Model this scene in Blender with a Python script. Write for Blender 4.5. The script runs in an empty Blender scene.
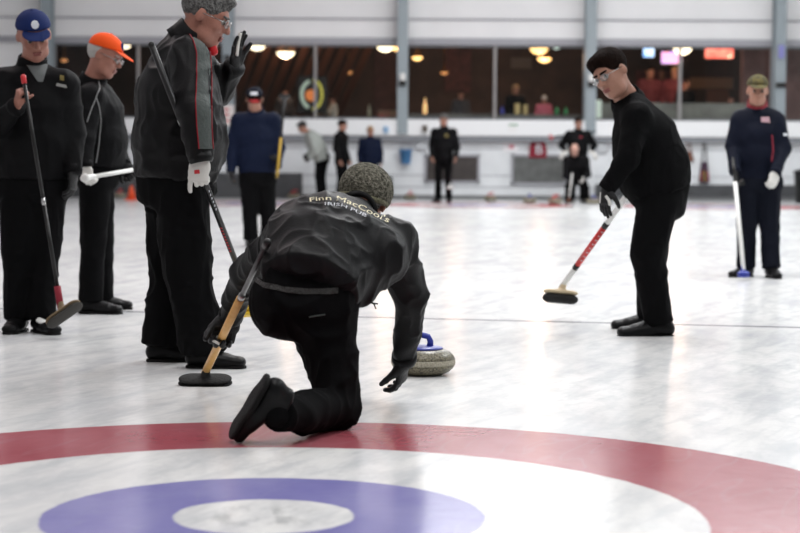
import bpy, math, random
import numpy as np
from mathutils import Vector, Matrix
from mathutils.bvhtree import BVHTree
random.seed(7)
SC = bpy.context.scene
COL = SC.collection

# ---------------------------------------------------------------- camera
FPX = 1889.0
PITCH = math.atan(113.5 / FPX)
ROLL = 0.0052
CAM = np.array([0.0, 0.0, 1.0])
F_ = np.array([0, math.cos(PITCH), -math.sin(PITCH)])
R0 = np.array([1.0, 0, 0]); U0 = np.cross(R0, F_)
R_ = math.cos(ROLL) * R0 + math.sin(ROLL) * U0
U_ = -math.sin(ROLL) * R0 + math.cos(ROLL) * U0
cam = bpy.data.cameras.new('camera'); camo = bpy.data.objects.new('camera', cam); COL.objects.link(camo)
cam.lens = FPX / 800 * 36.0; cam.sensor_width = 36.0; cam.sensor_fit = 'HORIZONTAL'
cam.clip_end = 200
camo.matrix_world = Matrix(((R_[0], U_[0], -F_[0], CAM[0]), (R_[1], U_[1], -F_[1], CAM[1]), (R_[2], U_[2], -F_[2], CAM[2]), (0, 0, 0, 1)))
cam.dof.use_dof = True; cam.dof.focus_distance = 8.0; cam.dof.aperture_fstop = 3.2
SC.camera = camo

# ---------------------------------------------------------------- world, lights, exposure
SC.view_settings.view_transform = 'Standard'; SC.view_settings.look = 'None'
SC.view_settings.gamma = 1.0; SC.view_settings.use_curve_mapping = False
SC.view_settings.exposure = -0.66
w = bpy.data.worlds.new('world'); SC.world = w; w.use_nodes = True
w.node_tree.nodes['Background'].inputs[0].default_value = (1.0, 0.985, 0.96, 1)
w.node_tree.nodes['Background'].inputs[1].default_value = 0.30

def area(name, loc, size, power, col=(1, 1, 1), rot=(0, 0, 0)):
    l = bpy.data.lights.new(name, 'AREA'); l.shape = 'RECTANGLE'; l.size, l.size_y = size
    l.energy = power; l.color = col
    o = bpy.data.objects.new(name, l); COL.objects.link(o); o.location = loc; o.rotation_euler = rot
    return o
# rows of long ceiling luminaires above the sheets
for (lx, ly, pw, c) in [(-5, 5, 130, (1, .88, .88)), (0, 5, 330, (1, .98, .97)), (5, 5, 330, (.97, 1, 1)),
                        (-4.5, 14, 230, (1, .86, .86)), (1, 14, 640, (1, .99, .99)), (6, 14, 560, (.96, 1, 1)),
                        (-3, 23, 330, (1, .92, .92)), (3, 23, 620, (.98, 1, 1)), (8, 23, 420, (.96, .99, 1)),
                        (-3.5, 33, 170, (1, .93, .94)), (2.5, 33, 900, (.98, 1, 1)), (8, 33, 560, (.96, .99, 1))]:
    area('ceiling_luminaire', (lx, ly, 6.6), (1.2, 5.0) if ly < 20 else (4.6, 6.0), pw, c)

# ---------------------------------------------------------------- pixel to world helpers (for measuring the photograph)
def P(px, py, Y):
    d = F_ + R_ * (px - 400) / FPX + U_ * (266.5 - py) / FPX
    return CAM + d * (Y / d[1])
def G(px, py, z=0.0):
    d = F_ + R_ * (px - 400) / FPX + U_ * (266.5 - py) / FPX
    return CAM + d * ((z - 1.0) / d[2])
def nrm(v):
    v = np.asarray(v, float); n = np.linalg.norm(v); return v / n if n > 1e-9 else v

# ---------------------------------------------------------------- signed distance sculpting
def seg(a, b, ra, rb, side=None, cap=(None, None), k=None, sub=False):
    ra = ra if isinstance(ra, (tuple, list)) else (ra, ra); rb = rb if isinstance(rb, (tuple, list)) else (rb, rb)
    return dict(t='s', a=np.asarray(a, float), b=np.asarray(b, float), ra=ra, rb=rb, side=side, cap=cap, k=k, sub=sub)
def ell(c, r, M=None, k=None, sub=False):
    r = r if isinstance(r, (tuple, list)) else (r, r, r)
    return dict(t='e', c=np.asarray(c, float), r=np.asarray(r, float), M=np.eye(3) if M is None else M, k=k, sub=sub)
def cutp(p, n):          # remove everything on the n side of p
    return dict(t='p', p=np.asarray(p, float), n=nrm(n), k=0.006)
def _bb(p):
    if p['t'] == 's':
        m = max(*p['ra'], *p['rb']); return np.minimum(p['a'], p['b']) - m, np.maximum(p['a'], p['b']) + m
    m = p['r'].max(); return p['c'] - m, p['c'] + m
def _dist(p, X, Y, Z):
    if p['t'] == 'p':
        return (X - p['p'][0]) * p['n'][0] + (Y - p['p'][1]) * p['n'][1] + (Z - p['p'][2]) * p['n'][2]
    if p['t'] == 'e':
        q = [X - p['c'][0], Y - p['c'][1], Z - p['c'][2]]; s = 0
        for i in range(3):
            ax = p['M'][i]; s = s + ((q[0] * ax[0] + q[1] * ax[1] + q[2] * ax[2]) / p['r'][i]) ** 2
        return (np.sqrt(s) - 1) * p['r'].min()
    a, b = p['a'], p['b']; ab = b - a; L2 = max(ab @ ab, 1e-12); L = math.sqrt(L2); ax = ab / L
    side = p['side'] if p['side'] is not None else np.array([1.0, 0.013, 0.007])
    sd = np.asarray(side, float) - ax * (np.asarray(side, float) @ ax)
    if np.linalg.norm(sd) < .05: sd = np.cross(ax, [0.3, 1, .2])
    sd = nrm(sd); nn = np.cross(ax, sd)
    q0, q1, q2 = X - a[0], Y - a[1], Z - a[2]
    tt = (q0 * ax[0] + q1 * ax[1] + q2 * ax[2]); t = np.clip(tt / L, 0, 1)
    u = q0 * sd[0] + q1 * sd[1] + q2 * sd[2]; v = q0 * nn[0] + q1 * nn[1] + q2 * nn[2]
    rx = p['ra'][0] + (p['rb'][0] - p['ra'][0]) * t; ry = p['ra'][1] + (p['rb'][1] - p['ra'][1]) * t
    rm = np.minimum(rx, ry)
    wlo = np.maximum(-tt, 0); whi = np.maximum(tt - L, 0)
    ca = p['cap'][0] or min(p['ra']); cb = p['cap'][1] or min(p['rb'])
    return (np.sqrt((u / rx) ** 2 + (v / ry) ** 2 + (wlo / ca) ** 2 + (whi / cb) ** 2) - 1) * rm
def sculpt(prims, res=0.01, k=0.02):
    los = [_bb(p)[0] for p in prims if p['t'] != 'p' and not p['sub']]; his = [_bb(p)[1] for p in prims if p['t'] != 'p' and not p['sub']]
    lo = np.min(los, 0) - 3 * res; hi = np.max(his, 0) + 3 * res
    n = np.ceil((hi - lo) / res).astype(int) + 1
    gx, gy, gz = [(lo[i] + np.arange(n[i]) * res).astype(np.float32) for i in range(3)]
    D = np.full(n, 0.3, np.float32)
    for p in prims:
        kk = p['k'] if p['k'] is not None else k
        if p['t'] == 'p': sl = [slice(0, n[i]) for i in range(3)]
        else:
            a, b = _bb(p); mg = kk + 3 * res
            i0 = np.clip(((a - mg - lo) / res).astype(int), 0, n - 1); i1 = np.clip(((b + mg - lo) / res).astype(int) + 2, 1, n)
            if (i1 <= i0).any(): continue
            sl = [slice(i0[i], i1[i]) for i in range(3)]
        d = _dist(p, gx[sl[0]][:, None, None], gy[sl[1]][None, :, None], gz[sl[2]][None, None, :]).astype(np.float32)
        o = D[sl[0], sl[1], sl[2]]
        if p['t'] == 'p' or p['sub']:
            e = d if p['t'] == 'p' else -d
            kk2 = max(kk, 1e-4); h = np.maximum(kk2 - np.abs(o - e), 0) / kk2
            D[sl[0], sl[1], sl[2]] = np.maximum(o, e) + h * h * kk2 * .25
        else:
            h = np.maximum(kk - np.abs(o - d), 0) / kk
            D[sl[0], sl[1], sl[2]] = np.minimum(o, d) - h * h * kk * .25
    return nets(D, lo, res)
def nets(D, lo, res):
    ins = D < 0
    c = ins[:-1, :-1, :-1].astype(np.int8)
    s = np.zeros_like(c)
    offs = [(i, j, k) for i in (0, 1) for j in (0, 1) for k in (0, 1)]
    nx, ny, nz = D.shape
    for (i, j, k) in offs: s += ins[i:nx - 1 + i, j:ny - 1 + j, k:nz - 1 + k]
    act = (s > 0) & (s < 8)
    idx = np.argwhere(act); m = len(idx)
    vid = -np.ones(act.shape, np.int32); vid[act] = np.arange(m)
    acc = np.zeros((m, 3)); cnt = np.zeros(m)
    for o1 in offs:
        for ax in range(3):
            if o1[ax] == 1: continue
            o2 = list(o1); o2[ax] = 1
            a = D[idx[:, 0] + o1[0], idx[:, 1] + o1[1], idx[:, 2] + o1[2]]; b = D[idx[:, 0] + o2[0], idx[:, 1] + o2[1], idx[:, 2] + o2[2]]
            mk = (a < 0) != (b < 0); t = np.where(mk, a / np.where(mk, a - b, 1), 0)
            pt = np.tile(np.array(o1, float), (m, 1)); pt[:, ax] += t
            acc[mk] += pt[mk]; cnt[mk] += 1
    V = (idx + acc / np.maximum(cnt, 1)[:, None]) * res + lo
    Fs = []
    for ax in range(3):
        a = [slice(None)] * 3; b = [slice(None)] * 3; a[ax] = slice(0, -1); b[ax] = slice(1, None)
        A = ins[tuple(a)]; B = ins[tuple(b)]; e = np.argwhere(A != B)
        u, v = (ax + 1) % 3, (ax + 2) % 3
        ok = (e[:, u] > 0) & (e[:, v] > 0) & (e[:, u] < D.shape[u] - 1) & (e[:, v] < D.shape[v] - 1); e = e[ok]
        q = []
        for (du, dv) in ((-1, -1), (0, -1), (0, 0), (-1, 0)):
            t = e.copy(); t[:, u] += du; t[:, v] += dv; q.append(vid[t[:, 0], t[:, 1], t[:, 2]])
        q = np.stack(q, 1); fl = ~A[e[:, 0], e[:, 1], e[:, 2]]; q[fl] = q[fl][:, ::-1]
        Fs.append(q)
    return V, np.concatenate(Fs)
def vnoise(Pn, seed=0):
    i = np.floor(Pn).astype(np.int64); f = Pn - i; f = f * f * (3 - 2 * f)
    def h(a, b, c):
        n = (a * 374761393 + b * 668265263 + c * 2147483647 + seed * 1274126177) & 0xffffffff
        n = ((n ^ (n >> 13)) * 1274126177) & 0xffffffff
        return ((n ^ (n >> 16)) & 0xffff) / 65535.0
    r = 0
    for dx in (0, 1):
        for dy in (0, 1):
            for dz in (0, 1):
                wt = (f[:, 0] if dx else 1 - f[:, 0]) * (f[:, 1] if dy else 1 - f[:, 1]) * (f[:, 2] if dz else 1 - f[:, 2])
                r = r + wt * h(i[:, 0] + dx, i[:, 1] + dy, i[:, 2] + dz)
    return r * 2 - 1
def vnormals(V, Fq):
    n = np.zeros_like(V); a = V[Fq[:, 2]] - V[Fq[:, 0]]; b = V[Fq[:, 3]] - V[Fq[:, 1]]; c = np.cross(a, b)
    for i in range(4): np.add.at(n, Fq[:, i], c)
    return n / np.maximum(np.linalg.norm(n, axis=1), 1e-12)[:, None]
def wrinkle(V, Fq, amp, scale=(9, 9, 6), seed=1):
    S = np.array(scale, float); wv = V + .05 * np.stack([vnoise(V * 5, seed + 5), vnoise(V * 5, seed + 6), vnoise(V * 5, seed + 7)], 1)
    r = (1 - np.abs(vnoise(wv * S, seed))) ** 4; r2 = (1 - np.abs(vnoise(wv * S * 2.1 + 3, seed + 1))) ** 3
    return V + vnormals(V, Fq) * ((r * .9 + r2 * .45 - .5) * amp)[:, None]

# ---------------------------------------------------------------- mesh linking
WV = {}          # world-space geometry kept for projecting trim onto clothes
def link(name, V, Fq, mat, parent=None, base=None, smooth=True):
    me = bpy.data.meshes.new(name)
    V = np.asarray(V, float)
    if parent is not None: base = np.array(parent['_b'])
    elif base is None: base = np.array([(V[:, 0].min() + V[:, 0].max()) / 2, (V[:, 1].min() + V[:, 1].max()) / 2, V[:, 2].min()])
    me.from_pydata((V - base).tolist(), [], [tuple(int(i) for i in f) for f in Fq])
    if smooth: me.polygons.foreach_set('use_smooth', [True] * len(me.polygons))
    if mat: me.materials.append(mat)
    me.update()
    o = bpy.data.objects.new(name, me); COL.objects.link(o); o['_b'] = [float(x) for x in base]
    if parent is None: o.location = base
    else: o.parent = parent
    WV[o.name] = (V, Fq)
    return o
def empty(name, loc):
    o = bpy.data.objects.new(name, None); COL.objects.link(o); o.location = loc; o['_b'] = [float(x) for x in loc]; o.empty_display_size = .1
    return o
def tag(o, label=None, cat=None, group=None, kind=None):
    if label: o['label'] = label
    if cat: o['category'] = cat
    if group: o['group'] = group
    if kind: o['kind'] = kind
    return o
def copy_tree(o, parent=None):
    c = o.copy(); COL.objects.link(c); c.parent = parent
    for ch in list(o.children): copy_tree(ch, c)
    return c
class MB:
    def __init__(s): s.V = []; s.F = []
    def add(s, V, Fq):
        n = len(s.V); s.V += [tuple(v) for v in V]; s.F += [tuple(int(i) + n for i in f) for f in Fq]; return s
    def box(s, lo, hi, bev=0.0):
        (x0, y0, z0), (x1, y1, z1) = lo, hi
        if bev <= 0:
            V = [(x0, y0, z0), (x1, y0, z0), (x1, y1, z0), (x0, y1, z0), (x0, y0, z1), (x1, y0, z1), (x1, y1, z1), (x0, y1, z1)]
            return s.add(V, [(0, 3, 2, 1), (4, 5, 6, 7), (0, 1, 5, 4), (1, 2, 6, 5), (2, 3, 7, 6), (3, 0, 4, 7)])
        import bmesh
        bm = bmesh.new(); bmesh.ops.create_cube(bm, size=1)
        for v in bm.verts: v.co = ((v.co.x + .5) * (x1 - x0) + x0, (v.co.y + .5) * (y1 - y0) + y0, (v.co.z + .5) * (z1 - z0) + z0)
        bmesh.ops.bevel(bm, geom=bm.edges[:], offset=bev, segments=2, affect='EDGES', profile=.5)
        bm.verts.index_update(); s.add([tuple(v.co) for v in bm.verts], [tuple(v.index for v in f.verts) for f in bm.faces]); bm.free(); return s
    def tube(s, pts, r, n=10, closed=False):
        pts = [np.asarray(p, float) for p in pts]; m = len(pts); V = []; Fq = []
        rs = r if isinstance(r, (list, tuple)) else [r] * m
        t0 = nrm(pts[1] - pts[0]); u = np.cross(t0, [0.1, .2, 1.0]); u = nrm(u) if np.linalg.norm(u) > .1 else nrm(np.cross(t0, [1, 0, 0]))
        for i in range(m):
            a = pts[(i - 1) % m] if (closed or i > 0) else pts[i]; b = pts[(i + 1) % m] if (closed or i < m - 1) else pts[i]
            t = nrm(b - a); u = nrm(u - t * (u @ t)); v = np.cross(t, u)
            for j in range(n):
                an = 2 * math.pi * j / n; V.append(pts[i] + rs[i] * (math.cos(an) * u + math.sin(an) * v))
        for i in range(m if closed else m - 1):
            for j in range(n):
                a = i * n + j; b = i * n + (j + 1) % n; c = ((i + 1) % m) * n + (j + 1) % n; d = ((i + 1) % m) * n + j
                Fq.append((a, b, c, d))
        if not closed: Fq.append(tuple(range(n))[::-1]); Fq.append(tuple((m - 1) * n + j for j in range(n)))
        return s.add(V, Fq)
    def lathe(s, prof, c, n=48, ax=None):
        V = []; Fq = []; m = len(prof)
        for (r, z) in prof:
            for j in range(n):
                a = 2 * math.pi * j / n; V.append((c[0] + r * math.cos(a), c[1] + r * math.sin(a), c[2] + z))
        for i in range(m - 1):
            for j in range(n): Fq.append((i * n + j, i * n + (j + 1) % n, (i + 1) * n + (j + 1) % n, (i + 1) * n + j))
        Fq.append(tuple(range(n))[::-1]); Fq.append(tuple((m - 1) * n + j for j in range(n)))
        return s.add(V, Fq)
    def build(s, name, mat, parent=None, base=None, smooth=True): return link(name, np.array(s.V), s.F, mat, parent, base, smooth)
def autosmooth(o, ang=35):
    me = o.data
    try: me.set_sharp_from_angle(angle=math.radians(ang))
    except Exception: pass
    return o

# ---------------------------------------------------------------- materials
MATS = {}
def mat(name, col, rough=.7, metal=0, spec=.5, noise=None, bump=None, emit=None, sheen=0, var=0):
    if name in MATS: return MATS[name]
    m = bpy.data.materials.new(name); m.use_nodes = True; nt = m.node_tree; b = nt.nodes['Principled BSDF']
    b.inputs['Base Color'].default_value = (*col, 1); b.inputs['Roughness'].default_value = rough; b.inputs['Metallic'].default_value = metal
    b.inputs['Specular IOR Level'].default_value = spec
    if sheen: b.inputs['Sheen Weight'].default_value = sheen
    tc = nt.nodes.new('ShaderNodeTexCoord')
    def nz(scale, detail=4):
        n = nt.nodes.new('ShaderNodeTexNoise'); n.inputs['Scale'].default_value = scale; n.inputs['Detail'].default_value = detail
        nt.links.new(tc.outputs['Object'], n.inputs['Vector']); return n
    if noise:      # (scale, col2)
        n = nz(noise[0]); r = nt.nodes.new('ShaderNodeValToRGB'); r.color_ramp.elements[0].position = .35; r.color_ramp.elements[1].position = .65
        r.color_ramp.elements[0].color = (*col, 1); r.color_ramp.elements[1].color = (*noise[1], 1)
        nt.links.new(n.outputs['Fac'], r.inputs['Fac']); nt.links.new(r.outputs['Color'], b.inputs['Base Color'])
    if bump:       # (scale, strength)
        n = nz(bump[0]); bp = nt.nodes.new('ShaderNodeBump'); bp.inputs['Strength'].default_value = bump[1]; bp.inputs['Distance'].default_value = .02
        nt.links.new(n.outputs['Fac'], bp.inputs['Height']); nt.links.new(bp.outputs['Normal'], b.inputs['Normal'])
    if emit: b.inputs['Emission Color'].default_value = (*emit[0], 1); b.inputs['Emission Strength'].default_value = emit[1]
    MATS[name] = m; return m
BLK = mat('black_nylon', (.0030, .0030, .0036), .65, bump=(160, .12), spec=.10)
CHAR = mat('charcoal_nylon', (.0034, .0034, .0040), .5, bump=(160, .12), spec=.16)
TRO = mat('black_trouser_cloth', (.0026, .0026, .003), .85, bump=(160, .1), spec=.08)
TRON = mat('navy_trouser_cloth', (.002, .003, .0075), .8, bump=(160, .1), spec=.12)
KNIT = mat('black_knit', (.0028, .0028, .0032), .9, bump=(160, .3), spec=.08)
NAVY = mat('navy_cloth', (.003, .0065, .022), .7, bump=(160, .1), spec=.12)
DNAVY = mat('dark_navy_cloth', (.002, .0035, .011), .7, bump=(160, .1), spec=.12)
GREYP = mat('grey_green_nylon', (.055, .066, .062), .6, bump=(60, .3), spec=.3)
REDP = mat('red_piping', (.22, .006, .014), .5, spec=.2)
WHT = mat('white_leather', (.60, .59, .56), .55, bump=(60, .2))
WPL = mat('white_lacquer', (.72, .72, .7), .3)
BGL = mat('black_glove_leather', (.006, .006, .0066), .5, bump=(90, .2), spec=.3)
SHOE = mat('black_shoe_leather', (.0045, .0045, .005), .38, bump=(60, .1), spec=.14)
SOLE = mat('dark_rubber_sole', (.008, .0078, .0078), .6, bump=(80, .2), spec=.12)
SKIN = mat('skin', (.30, .155, .11), .5, noise=(14, (.34, .17, .12)), bump=(90, .1), spec=.35)
SKIN2 = mat('ruddy_skin', (.29, .125, .09), .5, noise=(14, (.34, .155, .115)), bump=(90, .1), spec=.35)
LIP = mat('lips', (.22, .065, .055), .5)
EYEW = mat('eye_white', (.30, .28, .26), .3, spec=.3); IRIS = mat('iris_dark', (.015, .012, .01), .1)
H_BRN = mat('dark_brown_hair', (.0045, .0022, .0016), .8, bump=(120, .5), noise=(40, (.010, .005, .0035)), spec=.05)
H_GRY = mat('grey_hair', (.045, .045, .045), .6, bump=(120, .8), noise=(70, (.17, .17, .165)), spec=.2)
H_WHT = mat('white_hair', (.45, .44, .42), .6, bump=(120, .8))
H_BLD = mat('blond_hair', (.35, .22, .10), .6, bump=(120, .8))
H_BLK = mat('black_hair', (.008, .007, .007), .5, bump=(120, .8))
WOOL = mat('speckled_grey_green_wool', (.06, .058, .046), .95, noise=(85, (.25, .24, .195)), bump=(130, 1.0), spec=.05)
CAPB = mat('blue_cap_cloth', (.008, .018, .085), .8, spec=.15); CAPO = mat('orange_cap_cloth', (.72, .075, .008), .8, spec=.2)
CAMO = mat('camouflage_cap_cloth', (.012, .012, .008), .85, noise=(35, (.12, .095, .02)))
RED = mat('red_paint', (.5, .015, .02), .4); BLUE = mat('blue_plastic', (.02, .035, .28), .35)
YEL = mat('yellow_plastic', (.75, .5, .02), .45); CREAM = mat('cream_felt', (.62, .50, .33), .8)
WOOD = mat('honey_varnished_wood', (.62, .33, .09), .35, noise=(22, (.70, .40, .13)))
DPAD = mat('dark_brush_pad', (.012, .012, .012), .9, bump=(120, .5))
STEEL = mat('steel', (.4, .4, .4), .3, metal=1)
DGRY = mat('dark_grey_metal', (.03, .03, .032), .35)
GREYS = mat('light_grey_sweatshirt', (.36, .39, .365), .9, bump=(20, .3))
SHIRT = mat('grey_shirt', (.12, .13, .13), .9)
INK = mat('cream_print', (.72, .66, .45), .7); INKW = mat('white_print', (.6, .62, .66), .7); INKR = mat('red_print', (.5, .02, .03), .6)
PINK = mat('pink_cloth', (.5, .12, .16), .8); DRED = mat('dark_red_cloth', (.22, .01, .025), .8, bump=(20, .4))
BROWNC = mat('brown_leather', (.16, .06, .035), .6); BLACKP = mat('black_plastic', (.007, .007, .007), .4, spec=.35)
BELT = mat('brown_belt_leather', (.007, .0055, .0045), .55, bump=(80, .6))
# ================================================================ THE RINK
YW = 41.5
def zw(py, Y=YW): return float(P(400, py, Y)[2])
def xw(px, Y=YW): return float(P(px, 200, Y)[0])
XL, XR = -13.5, 13.5
def S(name, mb, m, smooth=False, parent=None):
    o = mb.build(name, m, parent, smooth=smooth); 
    if parent is None: o['kind'] = 'structure'
    return o
# ---- ice
def math_node(nt, op, a, b=None, c=None):
    n = nt.nodes.new('ShaderNodeMath'); n.operation = op
    for i, v in enumerate((a, b, c)):
        if v is None: continue
        if isinstance(v, (int, float)): n.inputs[i].default_value = v
        else: nt.links.new(v, n.inputs[i])
    return n.outputs[0]
TEE = G(263.5, 516); FAR = [(float(G(478, 205.2)[0]), 36.6), (float(G(258, 202)[0]), 36.9), (float(G(715, 207)[0]), 36.3)]
def ice_material():
    m = bpy.data.materials.new('pebbled_ice'); m.use_nodes = True; nt = m.node_tree; b = nt.nodes['Principled BSDF']; L = nt.links.new
    tc = nt.nodes.new('ShaderNodeTexCoord'); sep = nt.nodes.new('ShaderNodeSeparateXYZ'); geo = nt.nodes.new('ShaderNodeNewGeometry')
    L(geo.outputs['Position'], sep.inputs[0]); X, Y = sep.outputs['X'], sep.outputs['Y']
    def noise(scale, detail=4, sc=(1, 1, 1), rot=0, rough=.5):
        mp = nt.nodes.new('ShaderNodeMapping'); mp.inputs['Scale'].default_value = sc; mp.inputs['Rotation'].default_value = (0, 0, rot)
        L(geo.outputs['Position'], mp.inputs[0]); n = nt.nodes.new('ShaderNodeTexNoise'); n.inputs['Scale'].default_value = scale
        n.inputs['Detail'].default_value = detail; n.inputs['Roughness'].default_value = rough; L(mp.outputs[0], n.inputs['Vector']); return n.outputs['Fac']
    def mixc(fac, a, bcol):
        n = nt.nodes.new('ShaderNodeMix'); n.data_type = 'RGBA'
        if isinstance(fac, (int, float)): n.inputs[0].default_value = fac
        else: L(fac, n.inputs[0])
        for i, v in ((6, a), (7, bcol)):
            if isinstance(v, tuple): n.inputs[i].default_value = (*v, 1)
            else: L(v, n.inputs[i])
        return n.outputs[2]
    def ramp(f, lo, hi):
        n = nt.nodes.new('ShaderNodeMapRange'); L(f, n.inputs[0]); n.inputs[1].default_value = lo; n.inputs[2].default_value = hi
        n.interpolation_type = 'SMOOTHSTEP'; return n.outputs[0]
    def dist(cx, cy):
        dx = math_node(nt, 'SUBTRACT', X, float(cx)); dy = math_node(nt, 'SUBTRACT', Y, float(cy))
        return math_node(nt, 'SQRT', math_node(nt, 'ADD', math_node(nt, 'MULTIPLY', dx, dx), math_node(nt, 'MULTIPLY', dy, dy)))
    def band(d, r0, r1, e=.006):
        return math_node(nt, 'MULTIPLY', ramp(d, r0 - e, r0 + e), math_node(nt, 'SUBTRACT', 1.0, ramp(d, r1 - e, r1 + e)))
    cloud = noise(.9, 5, (1, .55, 1), .35); fine = noise(7, 6, (1, .35, 1), .5, .65)
    def grain(ang, su, sv, detail=4, rough=.55):      # noise drawn out along a direction on the ice
        ca, sa = math.cos(ang), math.sin(ang)
        u = math_node(nt, 'ADD', math_node(nt, 'MULTIPLY', X, ca * su), math_node(nt, 'MULTIPLY', Y, sa * su)); v = math_node(nt, 'ADD', math_node(nt, 'MULTIPLY', X, -sa * sv), math_node(nt, 'MULTIPLY', Y, ca * sv))
        cb = nt.nodes.new('ShaderNodeCombineXYZ'); L(u, cb.inputs[0]); L(v, cb.inputs[1]); n = nt.nodes.new('ShaderNodeTexNoise'); n.inputs['Scale'].default_value = 1; n.inputs['Detail'].default_value = detail; n.inputs['Roughness'].default_value = rough
        L(cb.outputs[0], n.inputs['Vector']); return n.outputs['Fac']
    streak = grain(1.30, 1.1, 5.5); streak2 = grain(1.12, 2.0, 12, 5)
    scr = math_node(nt, 'SUBTRACT', 1.0, ramp(math_node(nt, 'ABSOLUTE', math_node(nt, 'SUBTRACT', grain(1.22, .8, 4, 2), .5)), .0, .012))
    col = mixc(ramp(cloud, .3, .7), (.74, .74, .735), (.86, .86, .845))
    col = mixc(math_node(nt, 'MULTIPLY', ramp(fine, .42, .68), .50), col, (.55, .56, .58))
    col = mixc(math_node(nt, 'MULTIPLY', ramp(streak, .46, .70), .55), col, (.50, .52, .55)); col = mixc(math_node(nt, 'MULTIPLY', ramp(streak2, .46, .70), .48), col, (.52, .54, .57))
    wear = noise(2.2, 5, (1, .5, 1), .2)
    rj = math_node(nt, 'MULTIPLY', math_node(nt, 'SUBTRACT', noise(9, 3), .5), .02)
    d = math_node(nt, 'ADD', dist(TEE[0], TEE[1]), rj)
    redc = mixc(ramp(wear, .3, .75), (.33, .065, .085), (.43, .14, .165)); bluec = mixc(ramp(wear, .3, .75), (.19, .18, .44), (.30, .29, .53))
    col = mixc(band(d, 1.215, 1.83), col, redc)
    col = mixc(band(d, .25, .61), col, bluec)
    smudge = math_node(nt, 'MULTIPLY', math_node(nt, 'MULTIPLY', ramp(noise(14, 4, (1, .4, 1), .4), .48, .68), .55), math_node(nt, 'SUBTRACT', 1.0, ramp(d, .1, .25)))
    col = mixc(smudge, col, (.30, .31, .32))
    for (cx, cy) in FAR:
        df = dist(cx, cy); col = mixc(band(df, 1.22, 1.83), col, (.50, .09, .11)); col = mixc(band(df, .3, .61), col, (.10, .12, .5))
    # thin dark line across the sheet (hog line)
    ya, yb = G(0, 308.5), G(800, 327.5); sl = (yb[1] - ya[1]) / (yb[0] - ya[0]); c0 = ya[1] - sl * ya[0]
    ld = math_node(nt, 'ABSOLUTE', math_node(nt, 'SUBTRACT', Y, math_node(nt, 'ADD', math_node(nt, 'MULTIPLY', X, float(sl)), float(c0))))
    col = mixc(math_node(nt, 'MULTIPLY', math_node(nt, 'SUBTRACT', 1.0, ramp(ld, .03, .055)), .75), col, (.12, .12, .15))
    col = mixc(math_node(nt, 'MULTIPLY', scr, .07), col, (.40, .42, .45)); L(col, b.inputs['Base Color'])
    b.inputs['Roughness'].default_value = .22; b.inputs['Specular IOR Level'].default_value = .42; b.inputs['IOR'].default_value = 1.31
    b.inputs['Roughness'].default_value = .19
    bp = nt.nodes.new('ShaderNodeBump'); bp.inputs['Strength'].default_value = .10; bp.inputs['Distance'].default_value = .01
    L(noise(16, 3), bp.inputs['Height']); L(bp.outputs['Normal'], b.inputs['Normal'])
    return m
mb = MB(); mb.box((XL, -1.5, -.1), (XR, YW + .5, 0)); S('floor', mb, ice_material())
# ---- shell
WALLW = mat('white_painted_wall', (.78, .78, .785), .6, noise=(.8, (.83, .83, .835)))
WALLL = mat('white_painted_blockwork', (.66, .68, .70), .6, noise=(1.6, (.76, .78, .80)), bump=(5, .15))
TRIMG = mat('grey_trim_paint', (.20, .21, .23), .5); SEAM = mat('grey_panel_seam', (.34, .34, .37), .6)
COLM = mat('grey_blue_steel_paint', (.27, .315, .34), .45); PADM = mat('dark_grey_kickboard', (.045, .047, .052), .6, noise=(3, (.065, .067, .072)))
mb = MB(); mb.box((XL, -1.5, 7.2), (XR, YW + 8, 7.35)); S('ceiling', mb, mat('white_ceiling_sheet', (.6, .6, .62), .8))
mb = MB(); mb.box((XL - .2, -1.5, -.1), (XL, YW + 8, 7.2)); S('wall_left', mb, WALLW)
mb = MB(); mb.box((XR, -1.5, -.1), (XR + .2, YW + 8, 7.2)); S('wall_right', mb, WALLW)
ZH, ZS = zw(44.5), zw(119.6, YW - .45)            # head and sill of the lounge windows
ZLB = zw(135.5, YW - .45)                          # underside of the white ledge
x_cols = [xw(p) for p in (51, 229.5, 402, 587.5, 774)]
mb = MB(); mb.box((XL, YW, ZH), (XR, YW + .25, 7.2))
mb.box((XL, YW, -.1), (XR, YW + .25, ZS)); mb.box((XL, YW, ZS), (x_cols[0], YW + .25, ZH))
S('wall_back', mb, WALLW)
mb = MB()
for py, hh in ((38.0, .10), (18.5, .035)): mb.box((XL, YW - .05, zw(py) - hh), (XR, YW, zw(py)))
mb.box((XL, YW - .07, ZH), (XR, YW - .05, ZH + .13)); S('trim_1', mb, SEAM)
mb = MB(); mb.box((XL, YW - .45, ZLB), (XR, YW, ZS), .015); S('trim_2', mb, mat('white_ledge_board', (.82, .83, .84), .5))
mb = MB(); mb.box((XL, YW - .42, ZLB - .12), (XR, YW - .30, ZLB - .005)); S('ledge_strip', mb, TRIMG)  # plain grey strip along the underside of the ledge
# lower wall (set back below the ledge) with recessed rectangles
mb = MB(); mb.box((XL, YW - .25, 0), (XR, YW, ZLB - .0)); S('wall_back_lower', mb, WALLL)
mb = MB()
for py in (149, 175.5, 187): mb.box((XL, YW - .262, zw(py)), (XR, YW - .25, zw(py) + .018))
S('trim_4', mb, SEAM)
mb = MB(); mb.box((XL, YW - .32, 0), (xw(303), YW - .25, zw(173.5))); S('baseboard_left', mb, PADM)
mb = MB(); mb.box((xw(594), YW - .34, .09), (XR, YW - .25, zw(183))); S('baseboard_right', mb, PADM)
mb = MB(); mb.box((xw(303), YW - .31, 0), (XR, YW - .25, .085)); S('baseboard_back', mb, mat('grey_kerb', (.16, .165, .17), .6))
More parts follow.
